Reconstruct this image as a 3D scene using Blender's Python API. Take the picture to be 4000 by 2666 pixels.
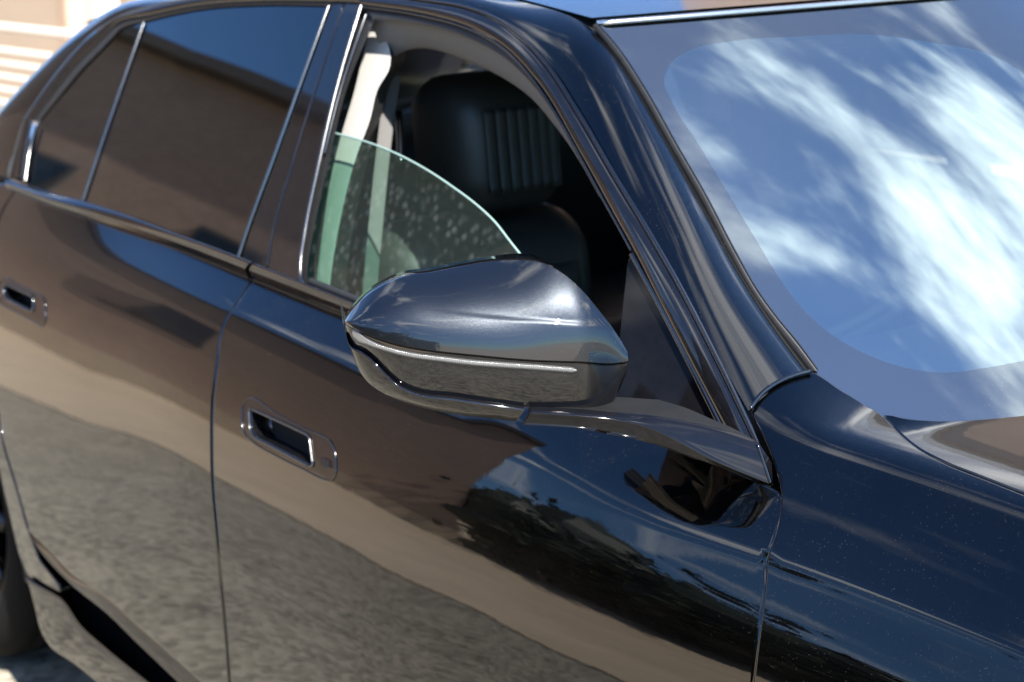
import bpy, bmesh, math, random
import numpy as np
from mathutils import Vector, Matrix
from mathutils.geometry import delaunay_2d_cdt
random.seed(7); rng = np.random.default_rng(7)
scene = bpy.context.scene
for _o in list(bpy.data.objects): bpy.data.objects.remove(_o)

# ------------------------------------------------------------------ camera
CAM = np.array([1.1112, -2.5582, 1.6735]); YAW, PIT, ROL, FPX = 2.48748, 0.22597, -0.02351, 8000.0
_f = np.array([math.cos(PIT)*math.cos(YAW), math.cos(PIT)*math.sin(YAW), -math.sin(PIT)])
_r = np.cross(_f, [0, 0, 1]); _r /= np.linalg.norm(_r); _u = np.cross(_r, _f)
_c, _s = math.cos(ROL), math.sin(ROL); _r, _u = _c*_r+_s*_u, -_s*_r+_c*_u
cd = bpy.data.cameras.new('camera'); cam = bpy.data.objects.new('camera', cd); scene.collection.objects.link(cam)
cam.matrix_world = Matrix(((_r[0], _u[0], -_f[0], CAM[0]), (_r[1], _u[1], -_f[1], CAM[1]), (_r[2], _u[2], -_f[2], CAM[2]), (0, 0, 0, 1)))
cd.sensor_width = 36; cd.lens = 72; cd.clip_start = .05; cd.clip_end = 500
cd.dof.use_dof = True; cd.dof.focus_distance = 2.42; cd.dof.aperture_fstop = 5.6
scene.camera = cam
scene.view_settings.view_transform = 'Standard'; scene.view_settings.look = 'None'
scene.view_settings.exposure = 1.66; scene.view_settings.gamma = 1

# ------------------------------------------------------------------ sky and sun
SUN = np.array([.64, -.20, .74]); SUN /= np.linalg.norm(SUN)
SUN_EL = math.asin(SUN[2]); SUN_AZ = math.atan2(SUN[0], SUN[1])
world = bpy.data.worlds.new('World'); scene.world = world; world.use_nodes = True
def build_world():
    nt = world.node_tree; N = nt.nodes; L = nt.links; N.clear()
    out = N.new('ShaderNodeOutputWorld'); bg = N.new('ShaderNodeBackground'); bg.inputs[1].default_value = .105
    sky = N.new('ShaderNodeTexSky'); sky.sky_type = 'NISHITA'; sky.sun_disc = False
    sky.sun_elevation = SUN_EL; sky.sun_rotation = SUN_AZ; sky.air_density = 1.0; sky.dust_density = .05; sky.ozone_density = 5.0
    tc = N.new('ShaderNodeTexCoord'); sep = N.new('ShaderNodeSeparateXYZ'); L.new(tc.outputs['Generated'], sep.inputs[0])
    mx = N.new('ShaderNodeMath'); mx.operation = 'MAXIMUM'; mx.inputs[1].default_value = .02; L.new(sep.outputs[2], mx.inputs[0])
    ad = N.new('ShaderNodeMath'); ad.operation = 'ADD'; ad.inputs[1].default_value = .12; L.new(mx.outputs[0], ad.inputs[0])
    dx = N.new('ShaderNodeMath'); dx.operation = 'DIVIDE'; L.new(sep.outputs[0], dx.inputs[0]); L.new(ad.outputs[0], dx.inputs[1])
    dy = N.new('ShaderNodeMath'); dy.operation = 'DIVIDE'; L.new(sep.outputs[1], dy.inputs[0]); L.new(ad.outputs[0], dy.inputs[1])
    cb = N.new('ShaderNodeCombineXYZ'); L.new(dx.outputs[0], cb.inputs[0]); L.new(dy.outputs[0], cb.inputs[1]); cb.inputs[2].default_value = CLOUD_SEED
    of = N.new('ShaderNodeVectorMath'); of.operation = 'SUBTRACT'; of.inputs[1].default_value = (*CLOUD_OFF, 0); L.new(cb.outputs[0], of.inputs[0]); cb = of
    no = N.new('ShaderNodeTexNoise'); no.inputs['Scale'].default_value = CLOUD_SCALE; no.inputs['Detail'].default_value = 12; no.inputs['Roughness'].default_value = .55
    no.inputs['Distortion'].default_value = .25; L.new(cb.outputs[0], no.inputs['Vector'])
    rp = N.new('ShaderNodeValToRGB'); rp.color_ramp.elements[0].position = .515; rp.color_ramp.elements[1].position = .69
    rp.color_ramp.interpolation = 'EASE'; L.new(no.outputs['Fac'], rp.inputs[0])
    no2 = N.new('ShaderNodeTexNoise'); no2.inputs['Scale'].default_value = CLOUD_SCALE*2.3; no2.inputs['Detail'].default_value = 5; L.new(cb.outputs[0], no2.inputs['Vector'])
    cr = N.new('ShaderNodeValToRGB'); cr.color_ramp.elements[0].position = .3; cr.color_ramp.elements[0].color = (6.0, 6.4, 7.2, 1); cr.color_ramp.elements[1].position = .7; cr.color_ramp.elements[1].color = (15.5, 15.7, 15.6, 1)
    L.new(no2.outputs['Fac'], cr.inputs[0])
    mix = N.new('ShaderNodeMix'); mix.data_type = 'RGBA'; hz = N.new('ShaderNodeMapRange'); hz.inputs[1].default_value = .10; hz.inputs[2].default_value = .42; L.new(sep.outputs[2], hz.inputs[0]); cm = N.new('ShaderNodeMath'); cm.operation = 'MULTIPLY'; L.new(rp.outputs[0], cm.inputs[0]); L.new(hz.outputs[0], cm.inputs[1]); L.new(cm.outputs[0], mix.inputs[0]); sg = N.new('ShaderNodeVectorMath'); sg.operation = 'MULTIPLY'; sg.inputs[1].default_value = (.60, .81, 1.0); L.new(sky.outputs[0], sg.inputs[0]); L.new(sg.outputs[0], mix.inputs[6]); L.new(cr.outputs[0], mix.inputs[7])
    L.new(mix.outputs[2], bg.inputs[0]); L.new(bg.outputs[0], out.inputs[0])
CLOUD_SEED = 79.57; CLOUD_SCALE = 2.1; CLOUD_OFF = (-.06, .12)
build_world()
sl = bpy.data.lights.new('sun', 'SUN'); sl.energy = 5.0; sl.angle = math.radians(.53); sl.color = (1, .95, .87)
so = bpy.data.objects.new('sun', sl); scene.collection.objects.link(so)
so.rotation_euler = Vector(SUN.tolist()).to_track_quat('Z', 'Y').to_euler()

# ------------------------------------------------------------------ pixel <-> space helpers (photo frame 4000 x 2666)
def proj(P):
    d = np.asarray(P) - CAM; w = d @ _f
    return np.stack([2000+FPX*(d@_r)/w, 1333-FPX*(d@_u)/w], -1)
def ray(px):
    px = np.asarray(px, float)
    return _f + np.multiply.outer((px[..., 0]-2000)/FPX, _r) - np.multiply.outer((px[..., 1]-1333)/FPX, _u)
def on_axis(px, ax, v):
    d = ray(px); return CAM + d*((v-CAM[ax])/d[..., ax])[..., None]
def on_plane(px, p0, n):
    d = ray(px); n = np.asarray(n, float)
    return CAM + d*(((np.asarray(p0)-CAM)@n)/(d@n))[..., None]
def crom(pts, n, closed=False):
    p = np.asarray(pts, float)
    if closed: p = np.vstack([p[-1], p, p[0], p[1]])
    else: p = np.vstack([2*p[0]-p[1], p, 2*p[-1]-p[-2]])
    k = len(p)-3; out = []
    seg = np.linalg.norm(p[2:-1]-p[1:-2], axis=1) if not closed else np.linalg.norm(p[2:-1]-p[1:-2], axis=1)
    cum = np.concatenate([[0], np.cumsum(seg)]); t = np.linspace(0, cum[-1], n, endpoint=not closed)
    i = np.clip(np.searchsorted(cum, t, side='right')-1, 0, k-1)
    s = ((t-cum[i])/np.maximum(seg[i], 1e-9))[:, None]
    P0, P1, P2, P3 = p[i], p[i+1], p[i+2], p[i+3]
    # centripetal-like tangents scaled by segment length to avoid overshoot
    d1 = np.linalg.norm(P2-P1, axis=1)[:, None]; d0 = np.maximum(np.linalg.norm(P1-P0, axis=1)[:, None], 1e-9); d2 = np.maximum(np.linalg.norm(P3-P2, axis=1)[:, None], 1e-9)
    m1 = d1*((P1-P0)/d0*d1+(P2-P1)/np.maximum(d1, 1e-9)*d0)/(d0+d1); m2 = d1*((P2-P1)/np.maximum(d1, 1e-9)*d2+(P3-P2)/d2*d1)/(d1+d2)
    return (2*s**3-3*s**2+1)*P1+(s**3-2*s**2+s)*m1+(-2*s**3+3*s**2)*P2+(s**3-s**2)*m2
def pchip(x, y):
    x = np.asarray(x, float); y = np.asarray(y, float); h = np.diff(x); d = np.diff(y)/h; m = np.zeros_like(y)
    for i in range(1, len(x)-1):
        if d[i-1]*d[i] > 0:
            w1, w2 = 2*h[i]+h[i-1], h[i]+2*h[i-1]; m[i] = (w1+w2)/(w1/d[i-1]+w2/d[i])
    m[0], m[-1] = d[0], d[-1]
    def f(q):
        q = np.asarray(q, float); qc = np.clip(q, x[0], x[-1]); i = np.clip(np.searchsorted(x, qc, side='right')-1, 0, len(x)-2)
        s = (qc-x[i])/h[i]
        return (2*s**3-3*s**2+1)*y[i]+(s**3-2*s**2+s)*h[i]*m[i]+(-2*s**3+3*s**2)*y[i+1]+(s**3-s**2)*h[i]*m[i+1]
    return f
class Surf:
    """P(u,v) with numeric normals; sign orients the normal; off shifts along it"""
    def __init__(s, fn, ur, vr, sign=1, off=0.0): s.fn, s.ur, s.vr, s.sign, s.off = fn, ur, vr, sign, off; s._g = None
    def base(s, uv): uv = np.asarray(uv, float); return s.fn(uv[..., 0], uv[..., 1])
    def nrm(s, uv, e=2e-3):
        uv = np.asarray(uv, float); a = np.array([e, 0]); b = np.array([0, e])
        n = np.cross(s.base(uv+a)-s.base(uv-a), s.base(uv+b)-s.base(uv-b)); n /= np.linalg.norm(n, axis=-1, keepdims=True)+1e-15
        return n*s.sign
    def P(s, uv): return s.base(uv) + (s.nrm(uv)*s.off if s.off else 0)
    def shift(s, off): return Surf(s.fn, s.ur, s.vr, s.sign, s.off+off)
    def inv(s, px):
        px = np.atleast_2d(np.asarray(px, float))
        if s._g is None:
            U, V = np.meshgrid(np.linspace(*s.ur, 90), np.linspace(*s.vr, 70), indexing='ij'); s._g = np.stack([U.ravel(), V.ravel()], -1)
            s._gp = proj(s.P(s._g)); s._gd = np.linalg.norm(s.P(s._g)-CAM, axis=1)
        d2 = ((s._gp[None]-px[:, None])**2).sum(-1); uv = s._g[np.argmin(d2 + s._gd[None]*40, axis=1)].copy()
        e = 1e-3
        for _ in range(14):
            p0 = proj(s.P(uv)); ju = (proj(s.P(uv+[e, 0]))-p0)/e; jv = (proj(s.P(uv+[0, e]))-p0)/e
            r = px-p0; det = ju[:, 0]*jv[:, 1]-jv[:, 0]*ju[:, 1]; det = np.where(np.abs(det) < 1e-6, 1e-6, det)
            du = (r[:, 0]*jv[:, 1]-jv[:, 0]*r[:, 1])/det; dv = (ju[:, 0]*r[:, 1]-r[:, 0]*ju[:, 1])/det
            uv += np.clip(np.stack([du, dv], -1), -.06, .06)
        return uv
    def px3(s, px): return s.P(s.inv(px))

# ------------------------------------------------------------------ car surfaces
# body side below the glass: sections found by integrating the surface's lean from the vertical (degrees)
_xs = np.array([-4.2, -3.35, -2.65, -2.2, -1.72, -1.3, -1.0, -.76, -.53, -.25, .0, .55])
_W  = np.array([.88, .955, .976, .988, .998, .996, .988, .974, .956, .940, .928, .895])
_zc = np.array([1.02, 1.04, 1.02, .997, .975, .938, .893, .883, .877, .862, .845, .80])
_dz = [0, .012, .035, .065, .105, .15, .21, .30, .42, .56, .80]          # below the shoulder line
_tb = np.array([[20, 20, 18, 16, 13, 10, 9.4, 9, 6, 0, -6],
                [20, 20, 18, 16, 13, 10, 9.4, 9, 6, 0, -6],
                [22, 22, 20, 17, 13, 10.5, 9.3, 9.1, 6, 0, -6],
                [28, 27, 24, 19, 14, 11, 9.6, 8.2, 4, -1, -6],
                [31, 28, 24, 19, 14.5, 11, 8.6, 6, 1, -2, -5],
                [29, 27, 24, 20, 15, 11, 8.4, 6, 1, -2, -5],
                [16, 22, 20, 16.5, 12.5, 9.6, 7, 4.5, 0, -2, -5],
                [13, 21, 21.5, 18.5, 13, 9.8, 7, 4.5, 0, -2, -5],
                [13, 20, 22.5, 21.5, 14, 10, 7, 4.5, 0, -2, -5],
                [13, 20, 23, 22, 15, 10, 7, 4.5, 0, -2, -5],
                [13, 20, 23, 22, 15, 10, 7, 4.5, 0, -2, -5],
                [13, 20, 23, 22, 15, 10, 7, 4.5, 0, -2, -5]], float)
_sa = [0, .02, .05, .09, .125, .155, .185, .25, .40]                       # above it, by length
_ta = np.array([[20, 21, 22, 23, 23.5, 24, 25, 27, 30],
                [20, 21, 22, 23, 23.5, 24, 25, 27, 30],
                [22, 23, 24, 25, 25.5, 26, 27, 29, 32],
                [33, 37, 39, 39, 37, 35, 34, 34, 34],
                [34, 45, 48, 46, 42, 38, 36, 36, 36],
                [32, 42, 46, 46, 44, 40, 38, 38, 38],
                [22, 27, 32, 38, 40, 40, 40, 40, 40],
                [30, 31, 33, 36, 40, 44, 52, 70, 76],
                [33, 34, 36, 39, 45, 64, 77, 81, 83],
                [33, 34, 36, 39, 47, 67, 77, 81, 83],
                [33, 34, 36, 40, 49, 69, 78, 81, 83],
                [33, 34, 36, 40, 49, 69, 78, 81, 83]], float)
def _body_table():
    X = np.linspace(-4.1, .5, 231)
    Wf, Zf = pchip(_xs, _W), pchip(_xs, _zc)
    tb = np.stack([pchip(_xs, _tb[:, k])(X) for k in range(_tb.shape[1])], -1); ta = np.stack([pchip(_xs, _ta[:, k])(X) for k in range(_ta.shape[1])], -1)
    sb = np.linspace(0, .80, 401); su = np.linspace(0, .40, 201)
    Y = np.zeros((len(X), 601)); Z = np.zeros_like(Y)
    for i, x in enumerate(X):
        t = np.radians(pchip(_dz, tb[i])(sb)); zl = Zf(x)-sb; g = np.concatenate([[0], np.cumsum((np.tan(t[1:])+np.tan(t[:-1]))/2*np.diff(sb))])
        iz = np.interp(-.74, -zl, g); yl = -(Wf(x)+(g-iz))        # g grows downwards -> wider
        t2 = np.radians(pchip(_sa, ta[i])(su)); ds = su[1]
        zu = Zf(x)+np.concatenate([[0], np.cumsum(np.cos((t2[1:]+t2[:-1])/2)*ds)]); yu = yl[0]+np.concatenate([[0], np.cumsum(np.sin((t2[1:]+t2[:-1])/2)*ds)])
        Y[i] = np.concatenate([yl[::-1], yu[1:]]); Z[i] = np.concatenate([zl[::-1], zu[1:]])
    return X, Y, Z
_BX, _BY, _BZ = _body_table()
def _cubw(f):
    return np.stack([-.5*f+f*f-.5*f**3, 1-2.5*f*f+1.5*f**3, .5*f+2*f*f-1.5*f**3, -.5*f*f+.5*f**3], -1)
def _bic(T, a, b):
    a = np.clip(a, 1, T.shape[0]-2.001); b = np.clip(b, 1, T.shape[1]-2.001); i = np.floor(a).astype(int); j = np.floor(b).astype(int)
    i = np.clip(i, 1, T.shape[0]-3); j = np.clip(j, 1, T.shape[1]-3); wa, wb = _cubw(a-i), _cubw(b-j); r = 0
    for p in range(4):
        for q in range(4): r = r + T[i+p-1, j+q-1]*wa[..., p]*wb[..., q]
    return r
def _body(u, v):   # u = x, v = length along the section, 0 at the shoulder line, negative below
    a = (u+4.1)/4.6*230; b = (v+.8)/.002
    return np.stack([u, _bic(_BY, a, b), _bic(_BZ, a, b)], -1)
BODY = Surf(_body, (-4.0, .45), (-.78, .38), -1)
if BODY.nrm([[-1.5, -.2]])[0][1] > 0: BODY.sign = 1
# side of the glasshouse
_gb = pchip([-3.4, -2.65, -2.2, -1.72, -1.3, -1.0, -.68, -.3], [.835, .868, .885, .893, .885, .862, .812, .73])
_gz = np.linspace(.90, 1.60, 141); _gt = np.tan(np.radians(np.interp(_gz, [.9, 1.06, 1.2, 1.35, 1.48, 1.6], [20, 21.5, 24.5, 28, 32, 36])))
_gi = np.concatenate([[0], np.cumsum((_gt[1:]+_gt[:-1])/2*np.diff(_gz))]); _gi -= np.interp(1.06, _gz, _gi)
_giT = np.stack([_gi]*4, 0)
def _gh(u, v): return np.stack([u, -(_gb(u)-_bic(_giT, np.full_like(v, 1.0), (v-.9)/.005)), v], -1)
GH = Surf(_gh, (-3.2, -.3), (.98, 1.52), -1)
if GH.nrm([[-1.5, 1.2]])[0][1] > 0: GH.sign = 1
# windscreen
def _ws(u, v):     # u = y, v = 0 cowl .. 1 header
    xb, zb = -.46-.48*u*u, 1.025+0*u; xt, zt = -1.03-.38*u*u, 1.466-.035*u*u
    b = 4*v*(1-v)
    return np.stack([xb+(xt-xb)*v+.006*b, u, zb+(zt-zb)*v+.012*b], -1)
WS = Surf(_ws, (-.80, .80), (-.15, 1.05), 1)
if WS.nrm([[0., .5]])[0][2] < 0: WS.sign = -1
# roof skin
_rz = pchip([-3.2, -2.8, -2.3, -1.8, -1.4, -1.0, -.9], [1.26, 1.372, 1.474, 1.518, 1.512, 1.470, 1.456])
def _roof(u, v): return np.stack([u-.38*v*v, v, _rz(u)-.035*v*v], -1)
ROOF = Surf(_roof, (-2.7, -.98), (-.66, .66), 1)
if ROOF.nrm([[-1.5, 0.]])[0][2] < 0: ROOF.sign = -1
# bonnet
def _hood(u, v):   # u = x, v = y
    z = 1.034-.05*np.clip(u+.40, -.5, 2)-.06*np.clip(u+.20, 0, 2)**2 - .052*(v/.8)**2-.018*(np.abs(v)/.8)**10 + .020*np.exp(-((u+.36+.50*v*v)/.055)**2)
    return np.stack([u, v, z], -1)
HOOD = Surf(_hood, (-1.0, .45), (-.95, .6), 1)
if HOOD.nrm([[-.2, 0.]])[0][2] < 0: HOOD.sign = -1

# ------------------------------------------------------------------ materials
def newmat(name):
    m = bpy.data.materials.new(name); m.use_nodes = True; nt = m.node_tree; nt.nodes.clear()
    o = nt.nodes.new('ShaderNodeOutputMaterial'); return m, nt, nt.nodes, nt.links, o
def bsdf(name, col, rough=.5, metal=0., spec=.5, ior=1.5, coat=0., coat_rough=.02, coat_ior=1.5, noise=None, bump=None, **kw):
    """noise=(scale, amount, detail) varies colour; bump=(scale, strength, distance)"""
    m, nt, N, L, o = newmat(name); b = N.new('ShaderNodeBsdfPrincipled'); L.new(b.outputs[0], o.inputs[0])
    b.inputs['Base Color'].default_value = (*col, 1); b.inputs['Roughness'].default_value = rough; b.inputs['Metallic'].default_value = metal
    b.inputs['Specular IOR Level'].default_value = spec; b.inputs['IOR'].default_value = ior
    b.inputs['Coat Weight'].default_value = coat; b.inputs['Coat Roughness'].default_value = coat_rough; b.inputs['Coat IOR'].default_value = coat_ior
    for k, v in kw.items(): b.inputs[k].default_value = v
    if noise or bump: tc = N.new('ShaderNodeTexCoord')
    if noise:
        n = N.new('ShaderNodeTexNoise'); n.inputs['Scale'].default_value = noise[0]; n.inputs['Detail'].default_value = noise[2] if len(noise) > 2 else 6; n.inputs['Roughness'].default_value = .65
        L.new(tc.outputs['Object'], n.inputs['Vector']); r = N.new('ShaderNodeMapRange'); r.inputs[1].default_value = .25; r.inputs[2].default_value = .75
        r.inputs[3].default_value = 1-noise[1]; r.inputs[4].default_value = 1+noise[1]; L.new(n.outputs['Fac'], r.inputs[0])
        mx = N.new('ShaderNodeVectorMath'); mx.operation = 'SCALE'; mx.inputs[0].default_value = col; L.new(r.outputs[0], mx.inputs['Scale']); L.new(mx.outputs[0], b.inputs['Base Color'])
    if bump:
        n = N.new('ShaderNodeTexNoise'); n.inputs['Scale'].default_value = bump[0]; n.inputs['Detail'].default_value = 5; L.new(tc.outputs['Object'], n.inputs['Vector'])
        bp = N.new('ShaderNodeBump'); bp.inputs['Strength'].default_value = bump[1]; bp.inputs['Distance'].default_value = bump[2]; L.new(n.outputs['Fac'], bp.inputs['Height']); L.new(bp.outputs[0], b.inputs['Normal'])
    return m
def add_dust(m, amount=1.0, scale=430.):
    """sparse light dust specks and a faint film on a glossy car surface"""
    nt = m.node_tree; N = nt.nodes; L = nt.links; o = [n for n in N if n.type == 'OUTPUT_MATERIAL'][0]; src = o.inputs[0].links[0].from_socket
    tc = N.new('ShaderNodeTexCoord'); v = N.new('ShaderNodeTexVoronoi'); v.inputs['Scale'].default_value = scale; L.new(tc.outputs['Object'], v.inputs['Vector'])
    lt = N.new('ShaderNodeMapRange'); lt.inputs[1].default_value = .10; lt.inputs[2].default_value = .17; lt.inputs[3].default_value = 1; lt.inputs[4].default_value = 0; L.new(v.outputs['Distance'], lt.inputs[0])
    sp = N.new('ShaderNodeSeparateColor'); L.new(v.outputs['Color'], sp.inputs[0]); gt = N.new('ShaderNodeMath'); gt.operation = 'GREATER_THAN'; gt.inputs[1].default_value = .82; L.new(sp.outputs[0], gt.inputs[0])
    no = N.new('ShaderNodeTexNoise'); no.inputs['Scale'].default_value = 5; no.inputs['Detail'].default_value = 4; L.new(tc.outputs['Object'], no.inputs['Vector'])
    nr = N.new('ShaderNodeMapRange'); nr.inputs[1].default_value = .35; nr.inputs[2].default_value = .7; L.new(no.outputs['Fac'], nr.inputs[0])
    a = N.new('ShaderNodeMath'); a.operation = 'MULTIPLY'; L.new(lt.outputs[0], a.inputs[0]); L.new(gt.outputs[0], a.inputs[1])
    b = N.new('ShaderNodeMath'); b.operation = 'MULTIPLY'; L.new(a.outputs[0], b.inputs[0]); L.new(nr.outputs[0], b.inputs[1])
    c = N.new('ShaderNodeMath'); c.operation = 'MULTIPLY_ADD'; c.inputs[1].default_value = .24*amount; L.new(b.outputs[0], c.inputs[0])
    fm = N.new('ShaderNodeMath'); fm.operation = 'MULTIPLY'; fm.inputs[1].default_value = .0015*amount; L.new(nr.outputs[0], fm.inputs[0]); L.new(fm.outputs[0], c.inputs[2])
    d = N.new('ShaderNodeBsdfDiffuse'); d.inputs[0].default_value = (.55, .52, .47, 1); mix = N.new('ShaderNodeMixShader'); L.new(c.outputs[0], mix.inputs[0]); L.new(src, mix.inputs[1]); L.new(d.outputs[0], mix.inputs[2]); L.new(mix.outputs[0], o.inputs[0])
    return m
def paint(name, base=(.0012, .0015, .0023), rough=.22, flake=.10):
    m, nt, N, L, o = newmat(name); b = N.new('ShaderNodeBsdfPrincipled'); L.new(b.outputs[0], o.inputs[0]); tc = N.new('ShaderNodeTexCoord')
    v = N.new('ShaderNodeTexVoronoi'); v.inputs['Scale'].default_value = 1500; L.new(tc.outputs['Object'], v.inputs['Vector'])
    g = N.new('ShaderNodeNewGeometry'); sb = N.new('ShaderNodeVectorMath'); sb.operation = 'SUBTRACT'; sb.inputs[1].default_value = (.5, .5, .5); L.new(v.outputs['Color'], sb.inputs[0])
    sc = N.new('ShaderNodeVectorMath'); sc.operation = 'SCALE'; sc.inputs['Scale'].default_value = flake; L.new(sb.outputs[0], sc.inputs[0])
    ad = N.new('ShaderNodeVectorMath'); ad.operation = 'ADD'; L.new(sc.outputs[0], ad.inputs[0]); L.new(g.outputs['Normal'], ad.inputs[1])
    nm = N.new('ShaderNodeVectorMath'); nm.operation = 'NORMALIZE'; L.new(ad.outputs[0], nm.inputs[0]); L.new(nm.outputs[0], b.inputs['Normal'])
    b.inputs['Base Color'].default_value = (*base, 1); b.inputs['Metallic'].default_value = 1; b.inputs['Roughness'].default_value = rough
    b.inputs['Coat Weight'].default_value = 1; b.inputs['Coat Roughness'].default_value = .012; b.inputs['Coat IOR'].default_value = 1.52
    # faint orange peel in the clear coat
    n2 = N.new('ShaderNodeTexNoise'); n2.inputs['Scale'].default_value = 55; n2.inputs['Detail'].default_value = 2; L.new(tc.outputs['Object'], n2.inputs['Vector'])
    bp = N.new('ShaderNodeBump'); bp.inputs['Strength'].default_value = .010; bp.inputs['Distance'].default_value = .002; L.new(n2.outputs['Fac'], bp.inputs['Height']); L.new(bp.outputs[0], b.inputs['Coat Normal'])
    return m
def thin_glass(name, tint, r0, refl=(1, 1, 1), rough=0.0, gain=1.0):
    m, nt, N, L, o = newmat(name); t = N.new('ShaderNodeBsdfTransparent'); t.inputs[0].default_value = (*tint, 1)
    g = N.new('ShaderNodeBsdfGlossy'); g.inputs[0].default_value = (*refl, 1); g.inputs['Roughness'].default_value = rough
    lw = N.new('ShaderNodeLayerWeight'); lw.inputs[0].default_value = .5; p = N.new('ShaderNodeMath'); p.operation = 'POWER'; p.inputs[1].default_value = 5*gain; L.new(lw.outputs['Facing'], p.inputs[0])
    k = N.new('ShaderNodeMath'); k.operation = 'MULTIPLY_ADD'; k.inputs[1].default_value = 1-r0; k.inputs[2].default_value = r0; L.new(p.outputs[0], k.inputs[0])
    mix = N.new('ShaderNodeMixShader'); L.new(k.outputs[0], mix.inputs[0]); L.new(t.outputs[0], mix.inputs[1]); L.new(g.outputs[0], mix.inputs[2]); L.new(mix.outputs[0], o.inputs[0])
    return m
M = {}
M['paint'] = add_dust(paint('black_metallic_paint'))
M['cap'] = add_dust(paint('grey_metallic_cap', (.024, .027, .031), .40, .07), .5, 320.)
M['gloss'] = add_dust(bsdf('gloss_black_trim', (.004, .004, .005), .04, ior=1.58, noise=(40, .3)), .8, 320.)
M['bead'] = bsdf('satin_black_chrome', (.085, .088, .092), .18, metal=1, noise=(60, .06))
M['chrome'] = bsdf('polished_bead', (.15, .15, .145), .22, metal=1, noise=(60, .05))
M['rubber'] = bsdf('black_rubber', (.012, .012, .012), .55, noise=(80, .3))
M['dark'] = bsdf('unlit_cavity', (.004, .004, .004), .9, noise=(30, .2))
M['armblk'] = bsdf('arm_black', (.004, .004, .005), .05, ior=1.40, noise=(40, .3)); M['armtop'] = add_dust(bsdf('arm_top_plastic', (.006, .006, .006), .55, spec=.25, noise=(60, .3)), 1.2, 380.)
M['sail'] = bsdf('sail_black', (.004, .004, .005), .06, ior=1.22, noise=(40, .3))
M['housing'] = bsdf('mirror_gloss_black', (.006, .006, .007), .035, ior=1.62, noise=(40, .3))
M['ws'] = thin_glass('coated_windscreen_glass', (.40, .52, .48), .38, (.78, .96, .98), gain=.75)
def film(m, k, colr=(.55, .57, .50)):
    nt = m.node_tree; N = nt.nodes; L = nt.links; o = [n for n in N if n.type == 'OUTPUT_MATERIAL'][0]; src = o.inputs[0].links[0].from_socket
    tc = N.new('ShaderNodeTexCoord'); n = N.new('ShaderNodeTexNoise'); n.inputs['Scale'].default_value = 4; n.inputs['Detail'].default_value = 5; L.new(tc.outputs['Object'], n.inputs['Vector'])
    r = N.new('ShaderNodeMapRange'); r.inputs[1].default_value = .3; r.inputs[2].default_value = .7; r.inputs[3].default_value = k*.75; r.inputs[4].default_value = k*1.25; L.new(n.outputs['Fac'], r.inputs[0])
    d = N.new('ShaderNodeBsdfDiffuse'); d.inputs[0].default_value = (*colr, 1); mix = N.new('ShaderNodeMixShader'); L.new(r.outputs[0], mix.inputs[0]); L.new(src, mix.inputs[1]); L.new(d.outputs[0], mix.inputs[2]); L.new(mix.outputs[0], o.inputs[0]); return m
film(M['ws'], .024)
def coated_black(name, r0):
    m, nt, N, L, o = newmat(name); b = N.new('ShaderNodeBsdfPrincipled'); b.inputs['Base Color'].default_value = (.012, .013, .016, 1); b.inputs['Roughness'].default_value = .5; b.inputs['Specular IOR Level'].default_value = 0
    g = N.new('ShaderNodeBsdfGlossy'); g.inputs['Roughness'].default_value = 0; g.inputs[0].default_value = (.82, .95, .97, 1); lw = N.new('ShaderNodeLayerWeight'); lw.inputs[0].default_value = .5; p = N.new('ShaderNodeMath'); p.operation = 'POWER'; p.inputs[1].default_value = 4; L.new(lw.outputs['Facing'], p.inputs[0])
    k = N.new('ShaderNodeMath'); k.operation = 'MULTIPLY_ADD'; k.inputs[1].default_value = 1-r0; k.inputs[2].default_value = r0; L.new(p.outputs[0], k.inputs[0]); mix = N.new('ShaderNodeMixShader'); L.new(k.outputs[0], mix.inputs[0]); L.new(b.outputs[0], mix.inputs[1]); L.new(g.outputs[0], mix.inputs[2]); L.new(mix.outputs[0], o.inputs[0]); return m
M['frit'] = add_dust(coated_black('ceramic_frit', .23), .8, 400.)
film(M['frit'], .014)
M['glass'] = thin_glass('green_side_glass', (.44, .64, .55), .055, (1, 1, 1))
def water_marks(m):
    nt = m.node_tree; N = nt.nodes; L = nt.links; o = [n for n in N if n.type == 'OUTPUT_MATERIAL'][0]; src = o.inputs[0].links[0].from_socket
    tc = N.new('ShaderNodeTexCoord'); v = N.new('ShaderNodeTexVoronoi'); v.inputs['Scale'].default_value = 62; L.new(tc.outputs['Object'], v.inputs['Vector'])
    n = N.new('ShaderNodeTexNoise'); n.inputs['Scale'].default_value = 34; n.inputs['Detail'].default_value = 4; L.new(tc.outputs['Object'], n.inputs['Vector'])
    r = N.new('ShaderNodeMapRange'); r.inputs[1].default_value = .12; r.inputs[2].default_value = .5; r.inputs[3].default_value = 1; r.inputs[4].default_value = 0; L.new(v.outputs['Distance'], r.inputs[0])
    q = N.new('ShaderNodeMapRange'); q.inputs[1].default_value = .30; q.inputs[2].default_value = .62; L.new(n.outputs['Fac'], q.inputs[0])
    a = N.new('ShaderNodeMath'); a.operation = 'MULTIPLY'; L.new(r.outputs[0], a.inputs[0]); L.new(q.outputs[0], a.inputs[1]); b = N.new('ShaderNodeMath'); b.operation = 'MULTIPLY'; b.inputs[1].default_value = .06; L.new(a.outputs[0], b.inputs[0])
    d = N.new('ShaderNodeBsdfDiffuse'); d.inputs[0].default_value = (.45, .5, .48, 1); mix = N.new('ShaderNodeMixShader'); L.new(b.outputs[0], mix.inputs[0]); L.new(src, mix.inputs[1]); L.new(d.outputs[0], mix.inputs[2]); L.new(mix.outputs[0], o.inputs[0]); return m
water_marks(M['glass']); film(M['glass'], .017, (.20, .46, .40))
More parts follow.
